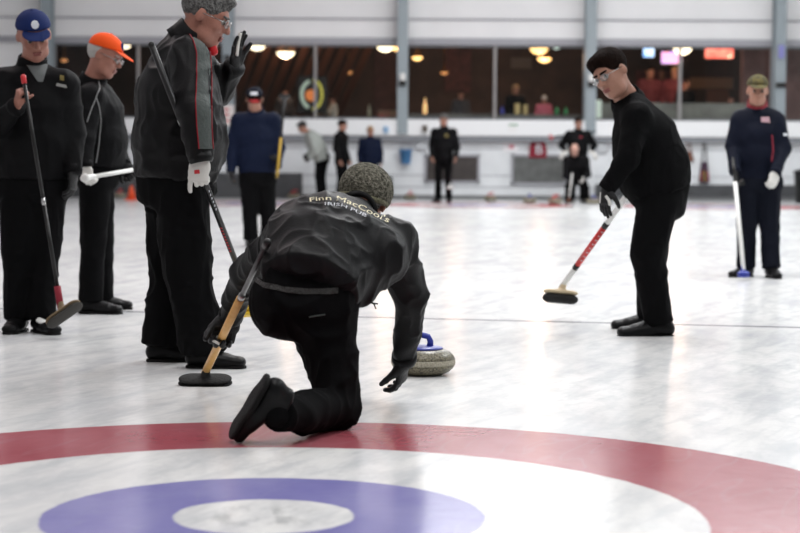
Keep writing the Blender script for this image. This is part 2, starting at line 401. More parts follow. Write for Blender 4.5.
# recessed dark lower windows
for i, (a, b_, t, bo, c) in enumerate([(424, 479, 154, 182.5, (.030, .024, .022)), (510, 565.5, 153.5, 184, (.085, .088, .086))]):
    x0, x1, z0, z1 = xw(a), xw(b_), zw(bo), zw(t); mb = MB(); f = .05
    mb.box((x0, YW - .30, z0), (x1, YW - .25, z0 + f)); mb.box((x0, YW - .30, z1 - f), (x1, YW - .25, z1))
    mb.box((x0, YW - .30, z0), (x0 + f, YW - .25, z1)); mb.box((x1 - f, YW - .30, z0), (x1, YW - .25, z1))
    o = S('window_%d' % (i + 5), mb, SEAM)
    mb = MB(); mb.box((x0 + f, YW - .275, z0 + f), (x1 - f, YW - .252, z1 - f)); mb.build('pane', mat('dark_glass_%d' % i, c, .35, noise=(6, tuple(v * 1.5 for v in c))), o, smooth=False)
# lounge windows: one per bay
glass = bpy.data.materials.new('window_glass'); glass.use_nodes = True; nt = glass.node_tree
for n in list(nt.nodes): nt.nodes.remove(n)
out = nt.nodes.new('ShaderNodeOutputMaterial'); mx = nt.nodes.new('ShaderNodeMixShader'); tr = nt.nodes.new('ShaderNodeBsdfTransparent'); gl = nt.nodes.new('ShaderNodeBsdfGlossy')
gl.inputs['Roughness'].default_value = .02; mx.inputs[0].default_value = .018; nt.links.new(tr.outputs[0], mx.inputs[1]); nt.links.new(gl.outputs[0], mx.inputs[2]); nt.links.new(mx.outputs[0], out.inputs[0])
bays = [(x_cols[0], x_cols[1], 138.5), (x_cols[1], x_cols[2], 315), (x_cols[2], x_cols[3], 494), (x_cols[3], x_cols[4], 678.5), (x_cols[4], XR, None)]
MULL = mat('aluminium_mullion', (.27, .26, .26), .5)
for i, (x0, x1, mp) in enumerate(bays):
    mb = MB(); f = .05
    mb.box((x0, YW + .02, ZS), (x1, YW + .12, ZS + f)); mb.box((x0, YW + .02, ZH - f), (x1, YW + .12, ZH))
    mb.box((x0, YW + .02, ZS), (x0 + .12, YW + .12, ZH)); mb.box((x1 - .12, YW + .02, ZS), (x1, YW + .12, ZH))
    o = S('window_%d' % (i if i else 7), mb, TRIMG) 
    xm = xw(mp) if mp else x0 + 2.1
    mb = MB(); mb.box((xm - .032, YW, ZS), (xm + .032, YW + .1, ZH)); mb.build('mullion', MULL, o, smooth=False)
    for a, b_ in ((x0 + .12, xm - .032), (xm + .032, x1 - .12)):
        mb = MB(); mb.box((a, YW + .06, ZS + f), (b_, YW + .07, ZH - f)); mb.build('pane', glass, o, smooth=False)
# steel columns
for i, x in enumerate(x_cols):
    lab = ['grey blue steel column beside the navy capped man, farthest left', 'grey blue steel column behind the gesturing man\'s raised hand', 'grey blue steel column over the blue bucket, centre of the lounge windows', 'grey blue steel column beside the face of the man with glasses', 'grey blue steel column behind the head of the camouflage capped man'][i]
    c = empty('steel_column', (x, YW - .2, ZLB)); tag(c, lab, 'column', 'steel columns along the lounge wall')
    mb = MB(); h = .115
    mb.box((x - h, YW - .49, ZLB + .03), (x + h, YW - .455, 7.2)); mb.box((x - h, YW - .08, ZS), (x + h, YW - .052, 7.2)); mb.box((x - .02, YW - .46, ZS), (x + .02, YW - .075, 7.2))
    mb.build('shaft', COLM, c, smooth=False)
    mb = MB(); mb.box((x - .17, YW - .44, ZS - .0), (x + .17, YW - .052, ZS + .03)); mb.build('base_plate', COLM, c, smooth=False)
    for (py, hw, hh, m_) in (((78, .055, .08, WPL), (84, .075, .06, BLACKP)) if i in (2, 3) else ((60, .05, .06, BLACKP),) if i == 1 else ((51, .06, .14, mat('lilac_sign', (.22, .22, .5), .5)), (84, .1, .05, BLACKP)) if i == 4 else ()):
        z = zw(py); mb = MB(); mb.box((x - hw, YW - .58, z - hh), (x + hw, YW - .488, z + hh), .01); mb.build('junction_box', m_, c, smooth=False)
# ---- things on the lower wall
def wallbox(name, px0, px1, py0, py1, m_, lab, cat, dep=.03, Y=YW - .25, bev=.008):
    mb = MB(); x0, x1, z0, z1 = xw(px0, Y), xw(px1, Y), float(P(400, py1, Y)[2]), float(P(400, py0, Y)[2]); mb.box((x0, Y - dep, z0), (x1, Y, z1), bev)
    o = mb.build(name, m_, None, base=((x0 + x1) / 2, Y, z0), smooth=False); return tag(o, lab, cat)
YL = YW - .25
# poster on column
o = wallbox('poster', 223.5, 234, 106, 127, mat('poster_paper', (.72, .66, .64), .7), 'white paper poster with red marks on the column left of the navy cap', 'poster', .02, Y=YW - .49)
for py in (111, 116, 122): MB().box((xw(226), YW - .515, zw(py) - .02), (xw(231), YW - .509, zw(py) + .02)).build('print', INKR, o, smooth=False)
o = wallbox('notice_board', 213, 226, 148.5, 158.5, mat('blue_board', (.10, .17, .33), .6), 'blue board on the white wall left of the navy capped player', 'notice board', .04)
o = wallbox('sign', 502.5, 518, 141, 151.5, mat('sign_paper', (.78, .76, .78), .7), 'white paper sign with a red mark left of the red jersey', 'sign', .015)
mb = MB(); mb.box((xw(508), YL - .02, zw(148)), (xw(512.5), YL - .016, zw(144))); mb.build('print', mat('pink_print', (.6, .2, .25), .7), o, smooth=False)
o = wallbox('paper_notice', 507, 516, 122.5, 132, mat('notice_paper', (.80, .80, .80), .7), 'small white notice with green lettering on the ledge front', 'notice', .008, Y=YW - .451, bev=0)
for k in range(5): MB().box((xw(507.6 + k * 1.7), YW - .466, zw(125.6)), (xw(508.7 + k * 1.7), YW - .462, zw(123.7))).build('print', mat('green_print', (.03, .25, .10), .7), o, smooth=False)
wallbox('box', 383, 388, 126.5, 133, mat('pale_blue_box', (.25, .42, .62), .6), 'small pale blue box on the ledge front over the navy jacket woman', 'box', .05, Y=YW - .451)
wallbox('dispenser', 416, 426, 141.5, 149.5, mat('grey_plastic_box', (.48, .50, .52), .5), 'pale grey plastic box on the wall right of the blue bucket', 'dispenser', .1)
wallbox('power_box', 384, 392.5, 176.5, 196, mat('dark_box', (.05, .055, .055), .6), 'dark box at the wall foot right of the wool beanie', 'box', .25)
wallbox('dispenser', 596, 606, 142, 151, mat('grey_plastic_box', (.48, .50, .52), .5), 'pale grey plastic box on the wall right of the two overlapping men', 'dispenser', .1)
# blue bucket hanging on the wall
zb0, zb1 = zw(164), zw(149.5); xb = xw(405.5); o = MB().lathe([(.09, 0), (.10, .01), (.135, zb1 - zb0 - .03), (.145, zb1 - zb0 - .03), (.145, zb1 - zb0), (.125, zb1 - zb0), (.09, .03)], (xb, YL - .15, zb0), 32).build('bucket', mat('light_blue_plastic', (.06, .20, .42), .5)); tag(o, 'light blue plastic bucket hung on the white wall below the centre column', 'bucket')
mb = MB(); mb.tube([(xb - .14, YL - .15, zb1), (xb - .1, YL - .1, zb1 + .09), (xb, YL - .03, zb1 + .13), (xb + .1, YL - .1, zb1 + .09), (xb + .14, YL - .15, zb1)], .008, 6); mb.build('handle', STEEL, o)
# small dark camera-like object on the ledge
o = MB().box((xw(422), YW - .58, zw(132)), (xw(426.5), YW - .46, zw(125.5)), .01).build('junction_box', mat('brown_box', (.07, .05, .035), .6), smooth=False); tag(o, 'small brown box on the ledge front left of the lone black jacket man', 'box')
# red jersey
def cloth_panel(px_l, px_r, pts_z, Y):   # rows of (py, left px, right px)
    V = []; n = 14
    for (py, a, b_) in pts_z:
        for k in range(n + 1):
            t = k / n; V.append((xw(a + (b_ - a) * t, Y), Y - .05 - .03 * math.sin(t * math.pi) - .012 * math.sin(t * 17 + py * .4), zw(py, Y)))
    m = len(pts_z); F1 = [(i * (n + 1) + k, i * (n + 1) + k + 1, (i + 1) * (n + 1) + k + 1, (i + 1) * (n + 1) + k) for i in range(m - 1) for k in range(n)]
    N = len(V); V += [(v[0], v[1] + .025, v[2]) for v in V]; F2 = [tuple(i + N for i in f[::-1]) for f in F1]
    rim = [k for k in range(n + 1)] + [i * (n + 1) + n for i in range(1, m)] + [(m - 1) * (n + 1) + k for k in range(n - 1, -1, -1)] + [i * (n + 1) for i in range(m - 2, 0, -1)]
    F3 = [(rim[j], rim[(j + 1) % len(rim)], rim[(j + 1) % len(rim)] + N, rim[j] + N) for j in range(len(rim))]
    return V, F1 + F2 + F3
V, Fq = cloth_panel(0, 0, [(139.5, 531, 543), (141, 530, 544), (144, 529.5, 545), (148, 528.8, 545.8), (152, 528.5, 546), (157, 528, 546.3)], YL)
o = link('jersey', V, Fq, DRED); tag(o, 'dark red jersey with white number hung on the wall left of two men', 'jersey')
def flat_text(s, size, mtl, parent, loc, name='lettering', depth=.002):
    cu = bpy.data.curves.new('t', 'FONT'); cu.body = s; cu.size = size; cu.extrude = depth; cu.align_x = 'CENTER'; cu.align_y = 'CENTER'; cu.resolution_u = 3
    ob = bpy.data.objects.new('t', cu); me = bpy.data.meshes.new_from_object(ob); V = [(loc[0] + v.co.x, loc[1] - v.co.z, loc[2] + v.co.y) for v in me.vertices]; Fq = [tuple(p.vertices) for p in me.polygons]
    bpy.data.objects.remove(ob); o = link(name, V, Fq, mtl, parent, base=None if parent else loc, smooth=False); bpy.data.meshes.remove(me); return o
flat_text('B', .30, INKW, o, (xw(537.2), YL - .105, zw(149.2)))
# bags hung on wall right
def bag(px, py0, py1, w_, m_, lab, strap_top, stripes=None):
    Y = YL - .07; z0, z1 = zw(py1), zw(py0); x = xw(px)
    V, Fq = sculpt([seg((x, Y, z0 + .05), (x, Y, z1 - .03), (w_, .06), (w_ * .6, .045), side=np.array([1, 0, 0]), cap=(.04, .03))], .012); V = wrinkle(V, Fq, .006, seed=int(px))
    o = link('bag', V, Fq, m_); tag(o, lab, 'bag')
    mb = MB(); zt = zw(strap_top); mb.tube([(x - w_ * .5, Y, z1 - .03), (x - .02, Y, zt), (x + .02, Y, zt), (x + w_ * .5, Y, z1 - .03)], .012, 6); mb.build('strap', BLACKP if stripes else m_, o)
    if stripes:
        for k, c in enumerate(stripes):
            xx = x - w_ * .7 + w_ * 1.4 * k / (len(stripes) - 1); t = nrm((xx - x, 0, 0))[0] if abs(xx - x) > 1e-6 else 0
            mb = MB(); mb.tube([(x + (xx - x) * .7, Y - .062, (z0 + z1) / 2 + .03), (xx, Y - .066, (z0 + z1) / 2 - .03), (xx * 1.0, Y - .06, z0 + .05)], .011, 6); mb.build('stripe', c, o)
    return o
bag(686, 150, 161, .12, BROWNC, 'brown leather bag hung on the wall right of the man with glasses', 140.5)
bag(701.5, 160, 182, .115, mat('dark_purple_bag', (.035, .008, .03), .7), 'long dark bag with red and yellow stripes hung on the wall', 141, [mat('orange_stripe', (.55, .10, .03), .7), mat('yellow_stripe', (.6, .42, .03), .7), RED])
# black bin at far right, orange cone far left
o = MB().lathe([(.17, 0), (.18, .02), (.21, .62), (.23, .62), (.23, .66), (.2, .68), (.05, .72)], (xw(804, 39.5), 39.5, 0), 32).build('bin', BLACKP); tag(o, 'black round bin against the wall at the right edge', 'bin')
gx = G(131.5, 200.2); o = empty('traffic_cone', (gx[0], gx[1], 0)); tag(o, 'small orange cone on the far ice behind the tall grey haired man', 'cone')
MB().box((gx[0] - .13, gx[1] - .13, 0), (gx[0] + .13, gx[1] + .13, .025), .006).build('base', mat('orange_cone', (.8, .09, .02), .5), o, smooth=False)
MB().lathe([(.1, .02), (.03, .28), (.02, .30)], (gx[0], gx[1], 0), 24).build('cone_body', mat('orange_cone', (.8, .09, .02), .5), o)

# ================================================================ THE LOUNGE BEHIND THE GLASS
YI, YB = YW + .25, YW + 6.2
ZF = ZS - .62
wd = mat('dark_lounge_panel', (.030, .016, .012), .6, noise=(2.2, (.06, .030, .022))); BEAM = mat('brown_beam', (.10, .045, .028), .5)
mb = MB(); mb.box((XL, YI, ZF - .1), (XR, YB + 2, ZF)); S('floor_lounge', mb, mat('lounge_carpet', (.03, .02, .02), .9))
mb = MB(); mb.box((XL, YB, ZF), (XR, YB + .2, ZH + 1.2)); S('wall_lounge_back', mb, wd)
mb = MB(); mb.box((XL, YI, ZH + 1.0), (XR, YB + 2, ZH + 1.1)); S('ceiling_lounge', mb, mat('dark_lounge_ceiling', (.02, .014, .012), .8))
# brown sloping boards high in the left bays, darker brick pier on the right
mb = MB()
for k in range(16):
    a = xw(150 + k * 12, YB - .5); mb.add([(a, YB - .3, ZF + .6), (a + .16, YB - .3, ZF + .6), (a + 1.5, YI + 2.2, ZH + 1.0), (a + 1.34, YI + 2.2, ZH + 1.0), (a, YB - .22, ZF + .56), (a + .16, YB - .22, ZF + .56), (a + 1.5, YI + 2.28, ZH + .96), (a + 1.34, YI + 2.28, ZH + .96)],
           [(0, 1, 2, 3), (7, 6, 5, 4), (0, 4, 5, 1), (1, 5, 6, 2), (2, 6, 7, 3), (3, 7, 4, 0)])
S('trim_5', mb, BEAM)
mb = MB(); mb.box((xw(752), YI + 1.2, ZF), (XR, YI + 1.4, ZH + .9)); S('wall_lounge_pier', mb, mat('brown_brick', (.10, .045, .04), .8, noise=(5, (.14, .07, .06))))
for (a, b_, t, bo, c) in [(372, 397, 46, 119, (.055, .025, .022)), (412, 424, 60, 118, (.03, .05, .05)), (447, 462, 48, 90, (.10, .03, .03)), (596, 640, 46, 100, (.012, .012, .02)), (688, 730, 74, 88, (.42, .27, .17)), (640, 676, 70, 88, (.10, .012, .018)), (690, 712, 90, 100, (.24, .10, .06))]:
    pass
# low glazed rail in front of the lounge seats
RAIL = bpy.data.materials.new('frosted_rail_glass'); RAIL.use_nodes = True; RAIL.node_tree.nodes['Principled BSDF'].inputs['Base Color'].default_value = (.17, .19, .17, 1); RAIL.node_tree.nodes['Principled BSDF'].inputs['Roughness'].default_value = .5
RAIL.node_tree.nodes['Principled BSDF'].inputs['Alpha'].default_value = .75
def inner(name, a, b_, t, bo, m_, Y, lab, cat, dep=.05):
    mb = MB(); mb.box((xw(a, Y), Y - dep, zw(bo, Y)), (xw(b_, Y), Y, zw(t, Y)), .01); o = mb.build(name, m_, None, smooth=False); return tag(o, lab, cat)
inner('counter', 408, 583, 114, 175, mat('grey_counter_front', (.11, .115, .105), .6, noise=(3, (.06, .06, .055))), YI + .55, 'long grey counter front inside the lounge, centre bay', 'counter', .3)
inner('counter', 590.5, 756, 102, 175, mat('grey_green_counter_front', (.16, .17, .145), .6, noise=(3, (.09, .09, .08))), YI + .55, 'long grey green counter front inside the right lounge bay', 'counter', .3)
inner('counter', 236, 398, 117.3, 175, mat('brown_counter_front', (.05, .035, .03), .6), YI + .55, 'long low brown counter inside the left lounge bay', 'counter', .3)
inner('door_panel', 374, 396, 52, 121, mat('dark_red_door', (.085, .03, .028), .6, noise=(4, (.05, .02, .02))), YB - .004, 'dark red brown panel in the lounge right of the round lit sign', 'panel')
inner('door_panel', 444, 470, 48, 92, mat('dark_red_poster', (.05, .016, .016), .6, noise=(7, (.12, .03, .028))), YB - .004, 'dark red hanging banner high in the lounge centre bay', 'banner')
inner('paper_sign', 509.5, 530, 57, 68, mat('grey_sign', (.13, .11, .095), .6), YB, 'dull grey sign panel hanging in the lounge centre bay', 'sign')
inner('wall_panel', 688, 731, 76, 87, mat('beige_panel', (.34, .21, .13), .6), YB, 'beige panel on the lounge wall under the orange screen', 'panel')
inner('wall_panel', 705, 727, 88, 104, mat('orange_brown_panel', (.20, .075, .035), .6), YB, 'orange brown panel on the lounge wall behind the right counter', 'panel')
inner('partition', 634, 676, 69, 92, mat('dark_red_partition', (.055, .010, .014), .6, noise=(9, (.12, .03, .03))), YB, 'dark red partition in the lounge right of the man with glasses', 'partition')
# lit things: bowl pendants, screens, neon
WARM = mat('lamp_glass_warm', (.9, .75, .45), .4, emit=((1, .62, .22), 4.5)); WARM2 = mat('lamp_glass_dim', (.9, .6, .3), .4, emit=((1, .42, .14), 1.2)); WHITEL = mat('lamp_glass_white', (.9, .85, .7), .4, emit=((1, .86, .58), 6))
def pendant(px, py, w_px, Y, m_, lab):
    x, z = xw(px, Y), zw(py, Y); r = w_px / FPX * Y / 2
    o = empty('pendant_lamp', (x, Y, z - r * .6)); tag(o, lab, 'lamp', 'bowl pendant lamps in the lounge')
    MB().lathe([(r * .15, -r * .62), (r * .55, -r * .5), (r * .85, -r * .25), (r, 0), (r * .93, 0), (r * .8, -r * .2), (r * .1, -r * .5)], (x, Y, z), 32).build('bowl', m_, o)
    mb = MB()
    for k in range(3):
        a = k * 2.094 + .4; mb.tube([(x + r * .95 * math.cos(a), Y + r * .95 * math.sin(a), z), (x, Y, z + r * 1.1)], .007, 6)
    mb.tube([(x, Y, z + r * 1.05), (x, Y, ZH + 1.0)], .01, 6); mb.build('chain', mat('brass', (.35, .18, .06), .35, metal=1), o)
    return o
for a in [(257, 45.5, 18, YI + 1.6, WHITEL, 'glowing bowl lamp just right of the raised gloved hand'), (285.5, 53, 18, YI + 2.6, WHITEL, 'hanging bowl lamp with visible chains above the navy capped player'),
          (384.5, 46.5, 17, YI + 1.6, WHITEL, 'bright bowl lamp left of the centre column'), (396, 47, 12, YI + 2.8, WARM, 'amber bowl lamp partly behind the centre column'),
          (416.5, 57, 11, YI + 3.6, WARM, 'small bowl lamp right of the centre column'), (537.5, 48, 18, YI + 1.6, WARM, 'upper amber bowl lamp of the pair left of the fourth column'),
          (543, 57.5, 14, YI + 2.8, WARM, 'lower amber bowl lamp of the pair left of the fourth column'), (347.5, 72, 9, YI + 4.4, WARM2, 'small dim bowl lamp deep in the lounge above the round sign'),
          (443.5, 72, 8, YI + 4.6, WARM2, 'tiny orange bowl lamp deep in the lounge centre bay'), (126, 46, 12, YI + 2.0, WHITEL, 'bright bowl lamp behind the orange cap peak'),
          (65, 61.5, 7, YI + 4, WARM2, 'tiny dim lamp left of the orange cap'), (680.5, 47.5, 18, YI + 1.6, WHITEL, 'pale bowl lamp beside the bright television'),
          (555, 45.5, 9, YI + 4.0, mat('lamp_glass_cool', (.7, .8, .75), .4, emit=((.8, 1, .9), 2)), 'small pale green lamp at the window head right of the amber pair')]: pendant(*a)
def screen(px0, px1, py0, py1, lab, cols, Y=YI + 2.6):
    x0, x1, z0, z1 = xw(px0, Y), xw(px1, Y), zw(py1, Y), zw(py0, Y)
    o = MB().box((x0 - .03, Y, z0 - .03), (x1 + .03, Y + .08, z1 + .03), .01).build('television', BLACKP, None, base=((x0 + x1) / 2, Y, z0), smooth=False); tag(o, lab, 'television')
    mb = MB(); mb.tube([((x0 + x1) / 2, Y + .06, z1), ((x0 + x1) / 2, Y + .06, ZH + 1.0)], .02, 6); mb.build('ceiling_bracket', BLACKP, o)
    m = bpy.data.materials.new('lit_screen'); m.use_nodes = True; nt = m.node_tree; b = nt.nodes['Principled BSDF']; tc = nt.nodes.new('ShaderNodeTexCoord'); n = nt.nodes.new('ShaderNodeTexNoise'); n.inputs['Scale'].default_value = 6.5
    r = nt.nodes.new('ShaderNodeValToRGB'); nt.links.new(tc.outputs['Object'], n.inputs['Vector']); nt.links.new(n.outputs['Fac'], r.inputs['Fac'])
    for i, c in enumerate(cols):
        p = .3 + .4 * i / (len(cols) - 1)
        e = r.color_ramp.elements[0] if i == 0 else r.color_ramp.elements[1] if i == len(cols) - 1 else r.color_ramp.elements.new(p)
        e.position = p; e.color = (*c, 1)
    b.inputs['Base Color'].default_value = (0, 0, 0, 1); nt.links.new(r.outputs['Color'], b.inputs['Emission Color']); b.inputs['Emission Strength'].default_value = 3.6
    MB().box((x0, Y - .012, z0), (x1, Y, z1)).build('screen', m, o, smooth=False)
screen(641.5, 652, 46, 55.5, 'small television glowing blue and white in the right lounge bay', [(.02, .3, .9), (.5, .9, 1), (.9, 1, 1)])
screen(659.5, 680, 50.5, 62, 'bright television showing white and red picture near the pale lamp', [(.3, .3, .9), (1, 1, 1), (1, .9, .95), (.95, .3, .2)])
screen(703, 731, 47, 56.5, 'television glowing orange red at the head of the right bay', [(.8, .07, .05), (1, .3, .08), (1, .8, .2), (.9, .3, .2)])
# round lit sign
Y = YI + 1.2; cx, cz = xw(312, Y), zw(95, Y); o = empty('lit_sign', (cx, Y, cz - .4)); tag(o, 'round lit sign with pale green, orange and yellow tubes inside the left bay', 'sign')
def arc(a0, a1, rx, rz, m_, r, nm, dx=0):
    mb = MB(); mb.tube([(cx + dx + rx * math.cos(math.radians(a0 + (a1 - a0) * t / 12)), Y, cz + rz * math.sin(math.radians(a0 + (a1 - a0) * t / 12))) for t in range(13)], r, 8); mb.build(nm, m_, o)
arc(105, 250, .24, .31, mat('neon_pale_green', (.5, .6, .5), .4, emit=((.55, .75, .62), .40)), .042, 'green_tube')
arc(-80, 85, .22, .33, mat('neon_yellow', (.6, .6, .1), .4, emit=((.75, .72, .12), .45)), .03, 'yellow_tube')
MB().tube([(cx - .03, Y + .01, cz - .02), (cx - .03, Y - .03, cz - .02)], .13, 24).build('orange_disc', mat('neon_orange', (.6, .2, .05), .4, emit=((.9, .22, .03), .5)), o, smooth=False)
mb = MB(); mb.tube([(cx + .02, Y, cz - .3), (cx + .1, Y, cz - .46)], .025, 6); mb.build('yellow_tail', mat('neon_yellow', (.6, .6, .1), .4), o)
mb = MB(); mb.tube([(cx, Y + .07, cz + .4), (cx, Y + .07, ZH + 1.0)], .012, 6); mb.build('hanger', BLACKP, o)
MB().box((cx - .34, Y + .05, cz - .42), (cx + .34, Y + .09, cz + .42), .02).build('backboard', BLACKP, o, smooth=False)
# ledge clutter: banner, beer jugs, bottles, papers
inner('banner', 378, 397, 110.5, 119, mat('red_green_banner', (.26, .03, .025), .6, noise=(6, (.10, .13, .06))), YI + .25, 'red and green banner low in the left bay beside the column', 'banner')
def jar(px, py0, py1, w_, m_, lab, nm='jug', grp=None):
    Y = YI + .40; z0, z1 = zw(py1, Y), zw(py0, Y); h = z1 - z0; r = w_ / FPX * Y / 2
    o = MB().lathe([(r * .85, 0), (r * .9, h * .05), (r, h * .3), (r * .92, h * .8), (r, h)] if nm == 'jug' else [(r, 0), (r, h * .55), (r * .4, h * .75), (r * .35, h)], (xw(px, Y), Y, z0), 20).build(nm, m_); tag(o, lab, nm, grp); return o
for a in [(516.5, 103, 114, 6, mat('pale_beer', (.45, .36, .16), .3), 'left pale yellow jug on the centre lounge counter'), (524.5, 104, 114, 5, mat('pale_beer', (.45, .36, .16), .3), 'right pale yellow jug on the centre lounge counter')]: jar(*a, 'jug', 'jugs on the lounge counter')
jar(501.5, 106, 114, 4, mat('blue_bottle', (.03, .05, .35), .3), 'blue bottle on the counter left of the jugs', 'bottle'); jar(556, 106, 114, 4, mat('green_bottle', (.02, .25, .08), .3), 'green bottle on the counter right of the pink dressed person', 'bottle'); jar(565, 106, 114, 4, mat('green_bottle', (.02, .25, .08), .3), 'second green bottle beside the fourth column', 'bottle')
jar(424.5, 98, 114, 4, mat('amber_lamp', (.8, .5, .2), .4, emit=((1, .6, .25), 1.2)), 'glowing amber bottle lamp right of the centre column', 'bottle')
jar(369, 105, 117.3, 3, mat('pale_post', (.35, .35, .25), .5), 'pale slim bottle behind the left bay window', 'bottle')
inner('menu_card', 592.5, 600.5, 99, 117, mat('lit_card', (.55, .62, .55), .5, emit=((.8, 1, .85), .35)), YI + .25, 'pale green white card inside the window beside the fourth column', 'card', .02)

# ---- curling stones
GRAN = mat('speckled_granite', (.045, .040, .027), .35, noise=(130, (.25, .225, .155)), spec=.4); BANDM = mat('pale_striking_band', (.24, .22, .165), .6, noise=(150, (.42, .39, .31)))
def stone(x, y, hm, lab, group=None, hang=0.3, R=.145):
    o = empty('curling_stone', (x, y, 0)); tag(o, lab, 'curling stone', group)
    H = .118
    prof = [(.06, .0), (.075, .001), (.105, .006), (.130, .022), (.142, .04), (.145, .050)]
    MB().lathe([(.05, .0), (.065, .0), (.09, .004), (.117, .014), (.136, .032), (.1445, .048)], (x, y, 0), 56).build('lower_body', GRAN, o)
    MB().lathe([(.1440, .048), (.146, .052), (.1462, .068), (.1440, .072)], (x, y, 0), 56).build('striking_band', BANDM, o)
    MB().lathe([(.1445, .072), (.138, .086), (.123, .102), (.104, .112), (.085, .117), (.04, .118)], (x, y, 0), 56).build('upper_body', GRAN, o)
    MB().lathe([(.088, .116), (.090, .119), (.084, .125), (.06, .130), (.015, .131)], (x, y, 0), 40).build('top_cap', hm, o)
    c, s_ = math.cos(hang), math.sin(hang); f = lambda u, z: (x + u * c, y + u * s_, z)
    mb = MB(); mb.tube([f(-.03, .125), f(-.032, .150), f(-.022, .172), f(.01, .180), f(.05, .181), f(.085, .178)], [.016, .014, .014, .0135, .013, .012], 12); mb.build('handle', hm, o)
    return o
g = G(423.5, 377.5); stone(g[0], g[1] + .12, BLUE, 'granite curling stone with blue handle released beside the kneeling thrower\'s hand', hang=3.25)
REDH = mat('red_plastic', (.5, .03, .03), .35)
for (px, py, m_, lab) in [(410, 199.5, REDH, 'far curling stone right of the wool beanie'), (490.5, 201, mat('faded_red_handle', (.5, .10, .11), .4), 'far curling stone with pale red top under the gap between lower windows'),
                          (530, 202.8, BLUE, 'far curling stone with blue top below the red jersey'), (555.5, 204.0, REDH, 'far curling stone with red top left of the crouching bald man'),
                          (594, 203.8, BLUE, 'far curling stone with blue top right of the crouching bald man'), (123.5, 197, REDH, 'far curling stone left of the small orange cone'), (295, 198, REDH, 'far curling stone at the feet of the grey sweatshirt person')]:
    g = G(px, py + .3); stone(g[0], min(g[1] + .13, 40.9), m_, lab, 'curling stones at the far end', hang=random.uniform(0, 3))
# ================================================================ PEOPLE
def frame(f, u):
    f = nrm(f); u = np.asarray(u, float); u = nrm(u - f * (u @ f)); return np.cross(f, u), f, u      # right, forward, up
def head_prims(c, f, u, s=1.0, round_=1.0):
    r, f, u = frame(f, u); c = np.asarray(c, float)
    T = lambda x, y, z: c + s * (x * r + y * f + z * u); M = np.stack([r, f, u]); E = lambda p, q, **k: ell(T(*p), tuple(v * s for v in q), M, **k)
    pr = [E((0, -.015, .035), (.076 * round_, .096, .086)), E((0, .022, -.03), (.062 * round_, .068, .085), k=.03 * s),
          seg(T(-.035, .03, -.08), T(.035, .03, -.08), .028 * s, .028 * s, k=.03 * s), E((0, .068, -.098), (.022, .02, .018), k=.03 * s),
          seg(T(-.036, .072, .026), T(.036, .072, .026), .012 * s, .012 * s, k=.02 * s)]
    for sx in (-1, 1):
        pr += [E((sx * .037, .064, -.022), (.022, .02, .02), k=.02 * s), E((sx * .031, .098, .004), (.016, .018, .011), k=.012 * s, sub=True)]
    pr += [seg(T(0, .086, .018), T(0, .110, -.026), .008 * s, .012 * s, k=.012 * s)]
    for sx in (-1, 1): pr += [E((sx * .011, .100, -.031), (.008, .009, .008), k=.006 * s)]
    pr += [E((0, .088, -.056), (.024, .010, .007), k=.008 * s), E((0, .086, -.071), (.020, .010, .007), k=.008 * s), E((0, .104, -.063), (.022, .014, .0022), k=.004 * s, sub=True)]
    for sx in (-1, 1):
        a = math.radians(12); fe = f * math.cos(a) - u * math.sin(a) * 1
        ue = u * math.cos(a) + f * math.sin(a)
        pr += [ell(T(sx * .079 * round_, -.008, -.004), (.009 * s, .019 * s, .032 * s), np.stack([nrm(r + f * .35 * -sx * -1), fe, ue]), k=.008 * s)]
    return pr, T, M
def hand_prims(w, d, n, side, s=1.0, curl=25, fat=1.0, curls=None, thumb=35, spread=1.0):
    d = nrm(d); n = np.asarray(n, float); n = nrm(n - d * (n @ d)); l = np.cross(d, n) * side      # l points to the thumb side
    w = np.asarray(w, float); T = lambda a, b, c: w + s * (a * d + b * l + c * n)
    pr = [seg(T(-.02, 0, 0), T(.03, 0, 0), (.027 * s * fat, .019 * s * fat), (.036 * s * fat, .017 * s * fat), side=l, k=.012 * s),
          seg(T(.02, .0, 0), T(.085, -.001, 0), (.034 * s * fat, .016 * s * fat), (.041 * s * fat, .012 * s * fat), side=l, cap=(.02 * s, .010 * s), k=.012 * s),
          ell(T(.035, .024, .008), (.017 * s * fat,) * 3, k=.012 * s)]
    curls = curls or [curl] * 4
    for i, (off, ln) in enumerate(((.031, .070), (.0105, .079), (-.0105, .073), (-.031, .058))):
        a = 0; p = T(.084 - abs(i - 1) * .004, off, 0); r = .0092 * fat * s * (1 if i < 3 else .88); sp = (off / .031) * .10 * spread
        c = curls[i]
        for j, (fr, ca) in enumerate(((.45, .8), (.31, 1.0), (.24, .8))):
            a += math.radians(c * ca); dd = nrm(math.cos(a) * d + math.sin(a) * n + sp * l * math.cos(a)); q = p + dd * ln * fr * s
            pr.append(seg(p, q, r * (1 - .06 * j), r * (1 - .06 * (j + 1)), k=.004 * s)); p = q
    t = math.radians(thumb); p = T(.022, .026, .006); q = p + s * .040 * nrm(math.cos(t) * d + math.sin(t) * l + .35 * n); q2 = q + s * .034 * nrm(math.cos(t * .5) * d + math.sin(t * .45) * l + (.5 + curl * .008) * n)
    q3 = q2 + s * .024 * nrm(math.cos(t * .2) * d + math.sin(t * .1) * l + (.5 + curl * .012) * n)
    pr += [seg(p, q, .0135 * fat * s, .0115 * fat * s, k=.010 * s), seg(q, q2, .0112 * fat * s, .010 * fat * s, k=.005 * s), seg(q2, q3, .010 * fat * s, .0085 * fat * s, k=.005 * s)]
    return pr
